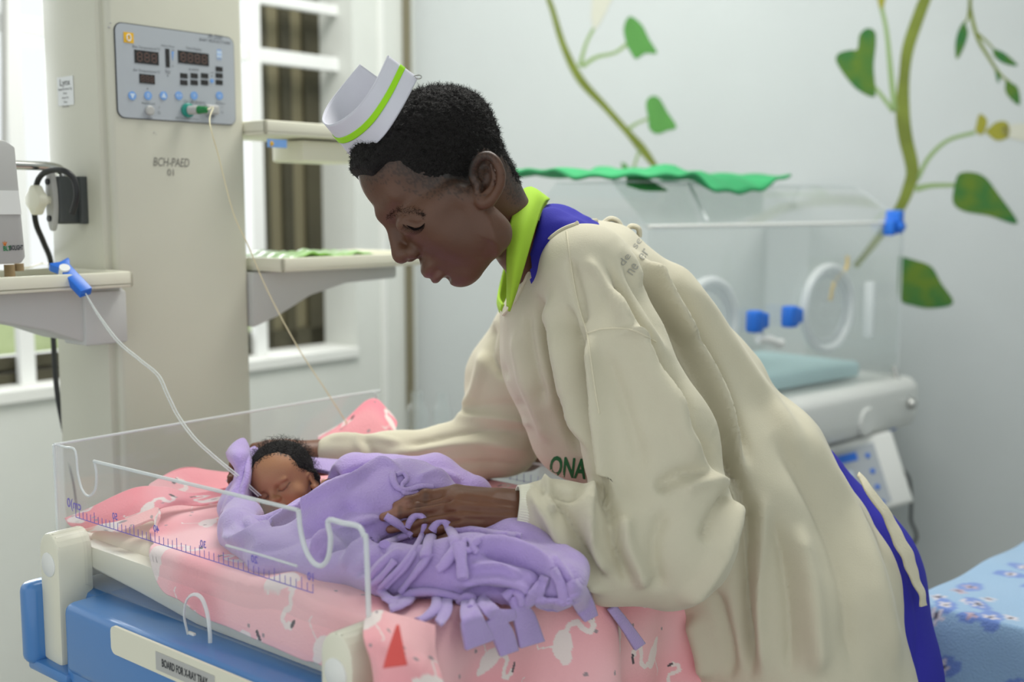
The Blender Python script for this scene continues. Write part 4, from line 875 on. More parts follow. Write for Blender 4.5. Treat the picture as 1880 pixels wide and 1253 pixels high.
# foot-end corner spilling over the cot rim
piece('spilled_corner', [[pz(672, 1130, .966), pz(700, 1122, .972), pz(735, 1130, .975), pz(800, 1150, .966)],
                         [P(668, 1170, 1.00), P(700, 1165, 1.0), P(740, 1185, 1.0), P(800, 1200, 1.02)],
                         [P(684, 1215, .995), P(705, 1225, .985), P(750, 1240, .985), P(815, 1270, 1.0)],
                         [P(690, 1290, 1.0), P(710, 1310, .985), P(760, 1340, .98), P(830, 1390, 1.0)]], 24, (247, 190, 194), pink, 60, 60)
_l = piece('fold_patch', [[P(728, 1148, .962), P(733, 1148, .962)], [P(712, 1195, .950), P(742, 1195, .950)], [P(703, 1228, .945), P(748, 1222, .945)]], 25, (226, 84, 84), pink, 14, 14, .002, 0)  # small plain coral patch set into the blanket fold

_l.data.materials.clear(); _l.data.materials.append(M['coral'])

# ================================================================== LILAC FLEECE BLANKET
LW = Field(np.array([Pz(385, 1000, .95)[0]-.03, 1.0, .956]), np.array([Pz(1110, 1100, .95)[0]+.04, 1.62, 1.125]), .0026)
def lz(pts, k):
    w_ = [(Pz(a, b, z), r) for a, b, z, r in pts]
    if len(w_) == 1: LW.ell(w_[0][0], w_[0][1], k)
    for i in range(len(w_)-1): LW.cone(w_[i][0], w_[i+1][0], w_[i][1], w_[i+1][1], k)
lz([(452, 925, .975, .024), (440, 975, .974, .024), (500, 1020, .976, .025), (600, 1035, .978, .028)], .012)
lz([(565, 995, .984, .030), (645, 960, 1.0, .050), (740, 945, 1.0, .060), (850, 980, .986, .044), (955, 1020, .98, .035), (1030, 1052, .975, .029)], .02)
lz([(655, 890, .995, .040), (790, 895, .995, .040), (860, 915, .985, .032)], .012)
lz([(600, 915, .978, .022), (662, 895, .988, .033)], .012)
lz([(620, 1030, .975, .024), (720, 1055, .975, .028), (860, 1050, .980, .036), (960, 1062, .975, .032), (1030, 1075, .972, .026)], .014)
lz([(455, 890, .985, .020), (430, 935, .975, .022)], .01)
# hollow for the head
hb = P(518, 880, 1.45); LW.ell(hb+[.0, -.012, .006], (.058, .062, .056), .008, 's')
LW.ell(P(538, 916, 1.40), (.034, .03, .030), .008, 's'); LW.ell(P(592, 880, 1.43), (.022, .03, .016), .006, 's')
lz([(480, 975, .975, .018), (520, 966, .978, .019), (572, 952, .985, .024)], .008); lz([(560, 950, .985, .022), (610, 915, .99, .024)], .01)
PV, PF = LW.mesh(2)
SPL = [(a[0], a[1]*.85, a[2]*1.35)+tuple(a[3:]) for a in [([(408, 972), (425, 988), (447, 990), (502, 955), (554, 930)], 7, .009), ([(430, 955), (470, 960), (520, 925)], 10, -.010), ([(538, 940), (600, 905), (660, 876), (706, 853), (735, 862)], 6, .009, 0), ([(600, 890), (650, 866), (690, 848)], 6, -.008),
      ([(440, 1012), (520, 1000), (600, 960), (680, 915)], 22, -.005), ([(568, 1020), (590, 990), (640, 965), (700, 950)], 8, .008), ([(590, 1035), (612, 1005), (660, 985)], 8, -.009), ([(625, 1045), (650, 1010), (700, 985)], 9, .008), ([(650, 1060), (680, 1025), (720, 1000)], 7, -.007), ([(672, 1075), (700, 1040), (740, 1010)], 8, .006),
      ([(880, 1012), (930, 1022), (985, 1045), (1000, 1085)], 8, -.012), ([(860, 1000), (940, 1005), (1000, 1035), (1020, 1080)], 10, .009), ([(860, 1040), (920, 1040), (960, 1060)], 8, .007), ([(830, 1075), (900, 1065), (955, 1075), (985, 1100)], 9, .008), ([(850, 1090), (910, 1085), (960, 1095)], 7, -.008),
      ([(760, 880), (800, 870), (850, 885)], 9, .004), ([(740, 905), (790, 900), (840, 895)], 7, -.005), ([(620, 920), (660, 940), (720, 935)], 16, -.004), ([(1010, 1020), (1040, 1060), (1055, 1090)], 8, .006), ([(690, 1010), (720, 990), (770, 975)], 7, -.006)]]
PV = sculpt(PV, PF, SPL); PV = PV+normals(PV, PF)*(vnoise(PV, 90, 12)*.0012+vnoise(PV, 230, 13)*.0005)[:, None]
flc = link('lilac_blanket', new_mesh('lilac', PV, PF), M['purple'], None, label='lilac fleece blanket with knotted fringe wrapped around the baby', cat='blanket')
pb = BVHTree.FromPolygons([tuple(v) for v in PV], [tuple(int(i) for i in f) for f in PF])
def onb(px, py, r):
    h = hit(px, py, pb, r*1.15); g = Pz(px, py, .962+r)
    if np.dot(g-C0, B) > Lb+.05: g = Pp(px, py, bp(0, Lb+.058, 0), B)-nrm(ray(px, py))*r
    return h if h is not None and h[1] < g[1]+.05 else g
def strand(pts, rpx, taper=.8, name='fringe_strand'):
    q = cr(pts, max(12, 5*len(pts))); r = rpx*1.5/FPX; p = np.array([onb(a, b, r) for a, b in q])
    for _ in range(3): p[1:-1] = (p[:-2]+2*p[1:-1]+p[2:])/4
    rr_ = r*(1-(1-taper)*np.linspace(0, 1, len(p)))*(1+.10*np.sin(np.linspace(0, 9, len(p))+pts[0][0])); MB().tube(p, rr_, 12, flat=.75).build(name, M['purple'], flc)
for pts, r in (([(708, 948), (730, 962), (758, 985)], 9), ([(748, 968), (760, 948), (774, 948), (780, 962), (772, 990), (748, 1030), (717, 1062), (700, 1080)], 7.5), ([(794, 975), (806, 957), (820, 958), (828, 975), (838, 996), (830, 1004)], 9.5),
               ([(832, 990), (836, 1008), (816, 1036), (804, 1047)], 8.5), ([(842, 1000), (847, 1032), (850, 1064)], 9.5), ([(792, 985), (784, 1005), (780, 1024)], 9.5), ([(836, 976), (870, 974), (925, 983), (957, 986)], 9), ([(770, 1000), (742, 1042), (708, 1078)], 6.5),
               ([(790, 1018), (765, 1050), (735, 1088)], 6.5), ([(694, 1082), (722, 1104), (752, 1090), (800, 1088), (850, 1100)], 8), ([(802, 1096), (800, 1118), (782, 1134), (766, 1142)], 8.5), ([(845, 1104), (856, 1096), (868, 1102), (864, 1120)], 9), ([(926, 1098), (940, 1086), (956, 1092), (958, 1110)], 9),
               ([(722, 868), (722, 882), (730, 896), (748, 900), (772, 893), (795, 895)], 5), ([(728, 872), (740, 868), (748, 880), (738, 890), (742, 906), (768, 905)], 4.5), ([(850, 1004), (852, 992), (864, 993), (868, 1005), (858, 1012), (853, 1006)], 5), ([(706, 1000), (740, 985), (762, 978)], 8), ([(725, 1030), (700, 1060), (684, 1072)], 7), ([(880, 990), (868, 1002), (876, 1015)], 7)): strand(pts, r)
def strap(pts, w, name='fringe_strip', z=.962, lift=.006):
    q = cr([(a, b, c) for (a, b), c in zip(pts, w)], 22); t = np.gradient(q[:, :2], axis=0); t /= np.linalg.norm(t, axis=1)[:, None]
    rows = []
    for s in (-.5, -.25, 0, .25, .5):
        rows.append([onb(a-tt[1]*c*s, b+tt[0]*c*s, lift*(1-1.2*abs(s)**2)) for (a, b, c), tt in zip(q, t)])
    G_ = np.array(rows)
    for _ in range(4): G_[:, 1:-1] = (G_[:, :-2]+2*G_[:, 1:-1]+G_[:, 2:])/4
    o = link(name, grid_mesh(surf(G_[:, ::3], 40, 12)), M['purple'], flc); solid(o, .004, 0)
for pts, w in (([(858, 1102), (866, 1140), (882, 1184)], [22, 40, 58]), ([(945, 1095), (962, 1135), (976, 1184)], [26, 38, 46]), ([(905, 1135), (922, 1165), (934, 1200)], [30, 38, 34]), ([(1052, 1066), (1066, 1100), (1084, 1136)], [22, 38, 26]), ([(1122, 1116), (1148, 1150), (1174, 1188)], [16, 18, 22]),
               ([(1002, 1060), (985, 1088), (962, 1114)], [14, 24, 12]), ([(1014, 1046), (1030, 1075), (1036, 1112)], [12, 16, 14]), ([(760, 1088), (742, 1108), (716, 1120)], [20, 16, 12]), ([(700, 1085), (712, 1100), (730, 1112)], [16, 14, 12]), ([(820, 1100), (818, 1125), (806, 1146)], [18, 20, 14]), ([(985, 1100), (1010, 1112), (1050, 1102)], [20, 24, 16]), ([(880, 1100), (910, 1130), (945, 1128)], [20, 26, 18])): strap(pts, w)
# hood fold held up beside the head
def Yp(l): return [P(a, b, y) for a, b, y in l]
hs_ = surf([Yp([(470, 822, 1.50), (456, 824, 1.49), (437, 812, 1.47), (416, 834, 1.46)]), Yp([(470, 840, 1.47), (462, 842, 1.45), (444, 832, 1.43), (420, 844, 1.45)]), Yp([(464, 862, 1.45), (456, 862, 1.425), (446, 858, 1.42), (436, 862, 1.44)]), Yp([(458, 885, 1.44), (452, 885, 1.41), (440, 886, 1.405), (428, 892, 1.43)]), Yp([(456, 905, 1.43), (448, 906, 1.40), (430, 910, 1.39), (412, 920, 1.41)]), Yp([(460, 925, 1.42), (446, 930, 1.385), (425, 935, 1.375), (404, 945, 1.40)])], 30, 50)
hs_ += (vnoise(hs_.reshape(-1, 3), 120, 4)*.0012).reshape(50, 30)[..., None]; hs_[..., 1] += .0075*np.sin(np.linspace(0, 1, 30)*12.5+.6)[None]*(1+.3*np.sin(np.linspace(0, 5, 50)))[:, None]; o = link('hood_fold', grid_mesh(hs_), M['purple'], flc); solid(o, .006, 0)
hs_ = surf([Yp([(560, 862, 1.50), (600, 868, 1.48), (640, 880, 1.44), (680, 890, 1.40)]), Yp([(575, 846, 1.52), (610, 855, 1.51), (650, 862, 1.47), (690, 868, 1.42)]), Yp([(560, 842, 1.55), (610, 846, 1.54), (650, 848, 1.50), (700, 852, 1.45)])], 30, 16)
o = link('hood_fold', grid_mesh(hs_), M['purple'], flc); solid(o, .005, 0)

# ================================================================== THE BABY
BY = 1.45; BX = BY/FPX; BO = P(518, 880, BY)
yw = math.radians(15); R0 = nrm([.87, 0, .5]); Ub = nrm([-.46, .06, .89]); Nb = nrm(np.cross(R0, Ub)); 
if Nb[1] > 0: Nb = -Nb
Nb = nrm(Nb*math.cos(yw)-R0*math.sin(yw)); Ub = nrm(Ub-Nb*np.dot(Ub, Nb)); Rb = np.cross(Ub, Nb)
if np.dot(Rb, R0) < 0: Rb = -Rb
BR = np.stack([Rb, Ub, Nb])
def bl_(r, u, n): return BO+(Rb*r+Ub*u+Nb*n)*BX
baby = empty('person', BO*[1, 1, 0]+Z*.957, 'sleeping newborn baby with curly dark hair wrapped in the lilac blanket', 'baby')
F_ = Field(BO-[.065, .07, .068], BO+[.075, .065, .062], .0012)
def EB(r, u, n, rad, k=6, mode='u'): F_.ell(bl_(r, u, n), np.array(rad)*BX, k*BX, mode, BR)
def KB(a, b, ra, rb, k=6, mode='u'): F_.cone(bl_(*a), bl_(*b), ra*BX, rb*BX, k*BX, mode)
EB(0, 12, -8, (59, 58, 64), 1); EB(0, 14, 18, (47, 42, 40), 10); EB(0, -20, 10, (47, 44, 42), 12)
for s in (-1, 1):
    EB(s*25, -30, 32, (21, 21, 19), 9); EB(s*22, -9, 54, (12, 6, 10), 6, 's'); EB(s*23, -11, 41, (13, 9, 12), 3); EB(s*22, 2, 48, (15, 4, 6), 6)
KB((0, -4, 52), (0, -18, 58), 5, 6, 6); EB(0, -23, 62, (9, 7, 8), 4); EB(8, -25, 56, (6, 5, 6), 3); EB(-8, -25, 56, (6, 5, 6), 3)
EB(5, -30, 61, (3.4, 2.6, 3), 1.5, 's'); EB(-5, -30, 61, (3.4, 2.6, 3), 1.5, 's')
EB(0, -38, 48, (17, 11, 10), 6); EB(0, -42, 55, (12, 4, 5), 2.5); EB(0, -49, 53, (10, 4.5, 5), 2.5); KB((-11, -45.5, 58), (11, -45.5, 58), 1.6, 1.6, 1.5, 's'); EB(0, -62, 42, (14, 11, 13), 6); EB(0, -45, 20, (34, 24, 30), 10)
# ear
er = [(52, -14, 4), (57, -10, -4), (60, -16, -11), (60, -28, -13), (57, -38, -9), (53, -42, -2), (50, -36, 3)]
for a, b in zip(er[:-1], er[1:]): KB(a, b, 3.6, 3.6, 2.5)
EB(54, -26, -4, (4, 14, 8), 2.5); EB(59, -27, -2, (4, 8, 5), 2, 's'); EB(53, -40, 2, (5, 5, 5), 3)
F_.cone(bl_(10, -50, -5), bl_(28, -110, -10), 26*BX, 30*BX, 12*BX)
BV, BF = F_.mesh(1)
def bloc(V): d = (V-BO)/BX; return d@Rb, d@Ub, d@Nb
r_, u_, n_ = bloc(BV)
d = np.zeros(len(BV))
for s in (-1, 1):
    q, _, _ = seg_dist(r_, u_, [(s*12, -13), (s*20, -16), (s*29, -14), (s*36, -9)]); d -= .0011*np.exp(-(q/1.5)**2)*(n_ > 20); q, _, _ = seg_dist(r_, u_, [(s*12, -2), (s*24, 0), (s*34, -4)]); d -= .0005*np.exp(-(q/2)**2)*(n_ > 20)
    q, _, _ = seg_dist(r_, u_, [(s*13, -27), (s*18, -36), (s*17, -42)]); d -= .0005*np.exp(-(q/3)**2)*(n_ > 20)
BV = BV+normals(BV, BF)*d[:, None]
hp_ = np.array([(-200, 200), (200, 200), (200, -30), (66, -22), (50, -12), (44, 2), (38, 16), (30, 28), (14, 42), (0, 47), (-16, 45), (-34, 38), (-48, 26), (-56, 10), (-64, -10), (-200, -30)], float)
hpx = np.array([(380, 700), (700, 700), (700, 905), (592, 888), (580, 874), (564, 866), (549, 861), (541, 850), (530, 838), (510, 832), (488, 838), (470, 850), (460, 868), (453, 895), (380, 905)], float)
def bmask(V):
    r, u, n = bloc(V); x, y, _ = proj(V); q, _, _ = seg_dist(x, y, np.vstack([hpx, hpx[:1]])); m = np.where(inpoly(x, y, hpx), q, -q); return np.where(n < -6, np.maximum(m, np.minimum(25, (-6-n)*1.2)*(u > -45)), m), r, u, n
CB = np.tile([.40, .195, .10], (len(BV), 1)); m, r, u, n = bmask(BV)
CB = np.where((RNG.rand(len(BV)) < np.clip((m+6)/14, 0, 1))[:, None], [.03, .02, .016], CB)
a = (np.exp(-((r)/13)**4)*np.exp(-((u+45)/7)**4)*(n > 35))[:, None]; CB = CB*(1-.8*a)+np.array([.24, .07, .075])*.8*a
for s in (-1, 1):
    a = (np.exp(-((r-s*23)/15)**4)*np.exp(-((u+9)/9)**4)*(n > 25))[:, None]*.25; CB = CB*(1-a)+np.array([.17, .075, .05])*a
    q, _, _ = seg_dist(r, u, [(s*12, -13), (s*20, -16), (s*29, -14), (s*36, -9)]); a = (np.exp(-(q/1.1)**2)*(n > 20))[:, None]*.8; CB = CB*(1-a)+np.array([.05, .025, .018])*a
fb_ = Field(np.array([-.30, 1.05, .965]), np.array([.12, 1.55, 1.06]), .006); w_ = [(bl_(28, -105, -10), .022), (Pz(600, 960, .995), .028), (Pz(740, 960, .995), .035), (Pz(860, 985, .99), .03), (Pz(1000, 1040, .98), .02)]
for i in range(4): fb_.cone(w_[i][0], w_[i+1][0], w_[i][1], w_[i+1][1], .01)
BV2, BF2 = fb_.mesh(0)
fh = Field(P(590, 900, 1.45)-[0, .03, .0], P(640, 870, 1.45)+[0, .04, .0], .0009)
for pts in ([(594, 886, 1.425, 5), (606, 884, 1.42, 5.5), (622, 889, 1.42, 6.5)], [(592, 893, 1.425, 4.5), (604, 892, 1.418, 5), (622, 896, 1.42, 6)]): fh.chain(pts, .0015)
BV3, BF3 = fh.mesh(1)
def bc(V): return np.tile([.46, .26, .17], (len(V), 1))
Vq, Fq, Cq = join([(BV, BF, CB), (BV2, BF2, bc(BV2)), (BV3, BF3, bc(BV3))]); me = new_mesh('body', Vq, Fq); setcol(me, Cq); bbody = link('body', me, M['skinb'], baby)
# curly hair
m, r, u, n = bmask(BV); NB_ = normals(BV, BF); area_w = np.where(m > -2)[0]; hm_ = MB()
VS = BV+NB_*(.0012)*np.clip(m/12, 0, 1)[:, None]; k = (m > 1)[BF].all(1); hcap = link('hair', new_mesh('hair', VS, BF[k]), M['hair'], bbody)
rs = np.random.RandomState(9)
for i in rs.choice(area_w, 1700):
    a = BV[i]; nn2 = NB_[i]; L = (.006+.008*rs.rand())*(.5+.5*min(1, max(0, m[i]/10))); t1 = nrm(np.cross(nn2, rs.normal(size=3))); t2 = np.cross(nn2, t1); ph = rs.rand()*6.28; cr_ = .0012+.001*rs.rand(); pts = []
    for s in np.linspace(0, 1, 9):
        an = ph+s*7.5; pts.append(a+nn2*L*s*(1-.25*s)+(t1*(math.cos(an)-math.cos(ph))+t2*(math.sin(an)-math.sin(ph)))*cr_*(.3+s)+t1*L*.5*s*s)
    hm_.tube(pts, np.linspace(.0002, .00009, 9), 3, cap=False)
o = hm_.build('hair_curls', M['strand'], hcap, auto=False); tag(o, kind='stuff')

# ================================================================== THE NURSE
nurse = empty('person', P(1500, 1250, 1.52)*[1, 1, 0], 'person in a cream gown and white cap with green stripe bending over the baby', 'person')
GY = 1.36; PX = GY/FPX                                # metres per photo pixel at the head
# head frame: Fv forward, Uv up, Lv towards the near side; units are photo pixels
psi = math.radians(14); Fp = nrm([-.73, 0, -.68]); Uv = nrm([-.68, 0, .73]); Cv = np.array([0, -1.0, 0])
Fv = nrm(Fp*math.cos(psi)+Cv*math.sin(psi)); Lv = nrm(Cv*math.cos(psi)-Fp*math.sin(psi))
HO = P(875, 345, GY)+Fp*0
def hl(f, u, l): return HO+(Fv*f+Uv*u+Lv*l)*PX
HR = np.stack([Fv, Uv, Lv])
H = Field(hl(0, 40, 0)-np.array([.215, .17, .19]), hl(0, 40, 0)+np.array([.21, .17, .19]), .0022)
def E_(f, u, l, r, k=12, mode='u', R=None): H.ell(hl(f, u, l), np.array(r)*PX, k*PX, mode, HR if R is None else R)
def K_(a, b, ra, rb, k=12, mode='u'): H.cone(hl(*a), hl(*b), ra*PX, rb*PX, k*PX, mode)
E_(22, 92, 0, (130, 108, 99), 1)                      # skull
E_(76, 112, 0, (82, 84, 80), 20)                      # forehead
E_(92, 18, 0, (74, 92, 77), 25)                       # face
E_(118, -48, 0, (56, 44, 46), 22)                     # muzzle
for s in (-1, 1):
    K_((52, -78, s*62), (112, -95, s*22), 32, 26, 25) # jaw
    K_((52, -78, s*62), (45, -10, s*78), 32, 28, 25)
    E_(108, 4, s*48, (46, 44, 36), 25); E_(82, -38, s*50, (52, 50, 34), 30)                # cheek
    K_((118, 22, s*62), (60, 20, s*86), 20, 16, 25)   # cheekbone
E_(126, -92, 0, (30, 26, 30), 18)                     # chin
K_((154, 76, 0), (130, 84, 56), 13, 12, 20); K_((154, 76, 0), (130, 84, -56), 13, 12, 20)   # brow
for s in (-1, 1): E_(170, 40, s*40, (22, 16, 22), 14, 's')    # eye sockets
K_((160, 58, 0), (184, 12, 0), 10, 13, 12)            # nose bridge
E_(184, 3, 0, (18, 16, 18), 8)                        # nose tip
for s in (-1, 1):
    E_(169, -7, s*20, (16, 13, 13), 6)                # wings
    E_(172, -21, s*10, (9, 7, 6), 4, 's')             # nostrils
    E_(140, 37, s*44, (26, 20, 24), 4)                # eyeball under the lid
    E_(150, 22, s*44, (14, 10, 24), 8)                # lower lid
E_(162, -46, 0, (20, 12, 30), 8)                      # upper lip
E_(168, -54, 0, (15, 8, 24), 4); E_(162, -70, 0, (17, 10, 23), 5)   # lips
K_((184, -62, -20), (184, -62, 20), 3, 3, 3, 's')
K_((160, -62, 27), (164, -63, 33), 4, 3, 5, 's'); K_((160, -62, -27), (164, -63, -33), 4, 3, 5, 's')
E_(158, -84, 0, (10, 6, 20), 8, 's')
# neck
H.cone(hl(-16, 6, 0), P(990, 508, 1.46), 62*PX, 48*PX, 24*PX)
H.chain([(995, 515, 1.47, 60), (1060, 580, 1.5, 80)], .02)
# near ear, far ear
def ear(side):
    if side > 0:
        def q(px, py, y): return P(px, py, y)
        ye = HO[1]-.072
    e = [(872, 338, .004), (868, 318, .002), (873, 300, -.004), (885, 288, -.009), (900, 287, -.013), (913, 300, -.016), (920, 320, -.016), (918, 342, -.013), (908, 360, -.009), (896, 372, -.005), (884, 374, -.002), (877, 364, .001)]
    def w(px, py, d):
        p = P(px, py, ye+d+ .0); return p
    return list(cr([w(*x) for x in e], 37)), w
ep, ew = ear(1)
def mirror(p): d = np.dot(p-HO, Lv); return p-2*d*Lv
for mir in (0, 1):
    g = (lambda p: mirror(p)) if mir else (lambda p: p)
    H.ell(g(ew(893, 330, .010)), (.0150, .030, .0080), .006, 'u', np.stack([nrm(g(ew(920, 325, 0))-g(ew(870, 335, 0))), nrm(np.cross(g(ew(920, 325, 0))-g(ew(870, 335, 0)), Cv)), nrm(Cv)]))
    for i in range(len(ep)-1):
        r = .0044 if i < 27 else .0052; H.cone(g(ep[i]), g(ep[i+1]), r, r, .003)
    H.ell(g(ew(888, 362, .000)), (.0078, .006, .0078), .005)
    H.ell(g(ew(893, 326, -.003)), (.0085, .012, .014), .004, 's'); H.ell(g(ew(885, 342, .0)), (.006, .010, .008), .003, 's')
    for a, b in (((902, 302, -.006), (908, 322, -.008)), ((908, 322, -.008), (903, 345, -.006)), ((903, 345, -.006), (892, 353, -.003))): H.cone(g(ew(*a)), g(ew(*b)), .0032, .003, .003)
    H.cone(g(ew(878, 336, .0)), g(ew(876, 350, .0)), .0042, .0042, .003)
HV, HF = H.mesh(2)
HV = sculpt(HV, HF, [([(738, 404), (752, 409), (768, 411), (778, 404)], 2.2, -.0016), ([(724, 386), (745, 383), (770, 388), (784, 396)], 4, .0012), ([(775, 478), (779, 490), (776, 500)], 5, -.0010),
                     ([(736, 398), (748, 396), (764, 398), (776, 402)], 2.0, -.0008), ([(762, 456), (772, 464), (770, 478)], 3, -.0012), ([(890, 380), (905, 430), (925, 500)], 9, .0022), ([(900, 440), (880, 480)], 14, -.002)])
def loc(V): d = (V-HO)/PX; return d@Fv, d@Uv, d@Lv
hairpoly = np.array([(-260, 330), (260, 330), (190, 205), (160, 180), (147, 164), (134, 136), (104, 130), (94, 118), (95, 90), (80, 52), (62, 30), (46, 12), (28, -2), (12, 0), (-6, 14), (-32, 22), (-45, 0), (-38, -28), (-40, -62), (-130, -70), (-260, -60)], float)
def hairmask(V, w):
    f, u, l = loc(V); q, _, _ = seg_dist(f, u, np.vstack([hairpoly, hairpoly[:1]])); return np.where(inpoly(f, u, hairpoly), q, -q)/w, f, u, l
def skin_col(V, base, px_lips=True):
    C = np.tile(np.array(base), (len(V), 1)); return C
SK = np.array([.108, .046, .024])
C = skin_col(HV, SK); m, f, u, l = hairmask(HV, 1.0)
lip = np.exp(-((u+61)/13)**4)*np.exp(-((l)/27)**4)*(f > 158); C = C*(1-.75*lip[:, None])+np.array([.15, .058, .045])*.75*lip[:, None]
warm = np.clip(vnoise(HV, 60, 3)*.5+.5, 0, 1)[:, None]; C = C*(1-.12*warm)+np.array([.12, .055, .028])*.12*warm
earm = np.clip((np.abs(l)-92)/12, 0, 1)[:, None]*(np.abs(u-5) < 70)[:, None]; C = C*(1-.5*earm)+np.array([.12, .052, .028])*.5*earm
rr = RNG.rand(len(HV)); st_ = np.clip((m+26)/34, 0, 1)*(m < 60); st_ = st_*(l > -200); C = C*(1-.62*st_[:, None])+np.array([.026, .018, .014])*.62*st_[:, None]; spk = (rr < st_*.6); C[spk] = C[spk]*.55
C = np.where((m > 20)[:, None], np.array([.02, .015, .013]), C)
# bodies under the clothes, arms and hands
def hand_mesh(lo, hi, h, build, sm=1):
    f_ = Field(lo, hi, h); build(f_); return f_.mesh(sm)
def hy(a, b, y, r, i):
    if i == 0: return y
    h = hit(a, b, pb, 0); h = y if h is None else float(h[1]); return min(y, h-r*.55*y/FPX)
def nearhand(f_):
    k = .004
    J = {'index': [(944, 920, 1.235, 24), (838, 906, 1.262, 16), (782, 912, 1.268, 11.5), (747, 921, 1.262, 9.5), (728, 929, 1.252, 8)],
         'middle': [(944, 932, 1.225, 26), (832, 926, 1.25, 16), (768, 937, 1.252, 12), (730, 943, 1.246, 10.5), (704, 950, 1.240, 8.5)],
         'ring': [(944, 948, 1.215, 26), (838, 945, 1.238, 15.5), (780, 958, 1.238, 10.5), (745, 966, 1.234, 9.5), (716, 973, 1.230, 8)],
         'little': [(944, 958, 1.208, 22), (850, 960, 1.227, 14.5), (806, 970, 1.226, 11), (780, 976, 1.224, 9.5), (762, 980, 1.222, 8.5)]}
    for n_, j in J.items():
        w_ = [(P(a, b, hy(a, b, y, r, i_)), r*y/FPX) for i_, (a, b, y, r) in enumerate(j)]
        f_.cone(w_[0][0], w_[1][0], w_[0][1]*.8, w_[1][1], .009)
        for i in (1, 2, 3): f_.cone(w_[i][0], w_[i+1][0], w_[i][1]*.98, w_[i+1][1]*.98, .0035)
        f_.ell(w_[2][0]+[0, -.001, .001], w_[2][1]*1.1, .004)
    f_.chain([(838, 916, hy(838, 916, 1.26, 18, 1), 18), (842, 935, hy(842, 935, 1.245, 18, 1), 18), (852, 955, hy(852, 955, 1.232, 16, 1), 16)], .008)
    f_.chain([(905, 935, min(1.235, hy(905, 935, 1.235, 20, 1)), 34), (860, 932, hy(860, 932, 1.24, 20, 1)+.006, 30)], .01)
    f_.chain([(925, 950, 1.26, 22), (870, 965, 1.275, 17), (820, 970, 1.28, 13), (790, 965, 1.28, 11)], .008)      # thumb under the palm
    f_.chain([(925, 938, 1.232, 33), (1000, 945, 1.225, 40), (1130, 985, 1.245, 36), (1235, 995, 1.27, 40), (1180, 780, 1.33, 45), (1085, 520, 1.42, 55)], .012)
NV, NF = hand_mesh(P(690, 1050, 1.2)-[.02, .05, .05], P(1330, 480, 1.48)+[.02, .05, .03], .0028, lambda f: nearhand(f), 0)
def near_only(f_): nearhand(f_)
f1 = Field(P(690, 1010, 1.18)-[.01, .03, .0], np.array([P(965, 880, 1.2)[0], 1.33, P(840, 870, 1.3)[2]+.02]), .0013); nearhand(f1); V1, F1 = f1.mesh(1)
V1 = sculpt(V1, F1, [([(835, 905), (900, 915), (960, 925)], 5, .0012), ([(838, 926), (900, 932), (955, 936)], 5, .0013), ([(842, 946), (900, 948), (950, 948)], 5, .001),
                     ([(742, 933), (785, 926), (836, 916)], 3, -.0035), ([(735, 957), (780, 947), (845, 938)], 3, -.0035), ([(765, 969), (800, 963), (852, 954)], 3, -.0035), ([(835, 916), (880, 922)], 5, -.0012), ([(838, 936), (885, 940)], 5, -.0012), ([(848, 953), (890, 955)], 4, -.001)]+
            [([(x-2, y-9), (x, y), (x+1, y+9)], 1.5, -.0007) for x, y in ((782, 915), (786, 916), (778, 916), (768, 936), (773, 936), (763, 937), (735, 942), (748, 925), (781, 953), (786, 953))])
# keep only the coarse arm beyond the wrist, the fine hand before it
uu_, vv_, _ = proj(NV); keepv = uu_ > 955; NFk = NF[keepv[NF].all(1)]
def handcol(V):
    C = np.tile(SK*np.array([1.5, 1.42, 1.35]), (len(V), 1)); return C
C1 = handcol(V1); u1, v1, _ = proj(V1)
def sf(pts, w): q, _, _ = seg_dist(u1, v1, np.array(pts, float)); return np.clip(1.4-q/w, 0, 1)[:, None]
for pts in ([(742, 925), (722, 938)], [(722, 945), (700, 952)], [(738, 962), (712, 970)]): a = sf(pts, 11); C1 = C1*(1-a)+np.array([.30, .14, .095])*a
for pts in ([(782, 907), (780, 925)], [(768, 928), (766, 946)], [(735, 934), (733, 950)], [(781, 946), (780, 960)]): a = sf(pts, 5)*.45; C1 = C1*(1-a)+np.array([.06, .032, .022])*a
# far hand behind the baby's head
def farhand(f_):
    f_.chain([(620, 838, 1.60, 30), (570, 842, 1.585, 30), (530, 838, 1.575, 28), (500, 836, 1.565, 26)], .012)
    for pts in ([(505, 832, 1.565, 15), (478, 831, 1.545, 13), (445, 842, 1.51, 12), (426, 857, 1.485, 9.5)], [(505, 846, 1.555, 15), (470, 852, 1.53, 12.5), (437, 868, 1.50, 11), (421, 880, 1.475, 9)],
                [(510, 858, 1.55, 15), (470, 872, 1.525, 12), (440, 884, 1.50, 11), (426, 895, 1.48, 8.5)], [(520, 872, 1.55, 13), (480, 888, 1.53, 11), (452, 900, 1.50, 10), (438, 908, 1.485, 8)], [(520, 822, 1.58, 15), (492, 822, 1.565, 13), (468, 824, 1.55, 11)]):
        w_ = [(P(a, b, y), r*y/FPX) for a, b, y, r in pts]
        for i in range(len(w_)-1): f_.cone(w_[i][0], w_[i+1][0], w_[i][1], w_[i+1][1], .004)
    f_.chain([(600, 840, 1.59, 30), (760, 835, 1.62, 42), (960, 815, 1.66, 50), (950, 700, 1.66, 55), (1010, 570, 1.64, 60)], .012)
f2 = Field(P(410, 930, 1.45)-[.0, .02, .01], [P(660, 840, 1.6)[0], 1.66, P(500, 800, 1.56)[2]+.015], .0016); farhand(f2); V2, F2 = f2.mesh(1)
f2 = Field(P(560, 900, 1.5)-[.0, .02, .02], P(1080, 540, 1.7)+[.04, .05, .02], .006); farhand(f2); V2b, F2b = f2.mesh(0)
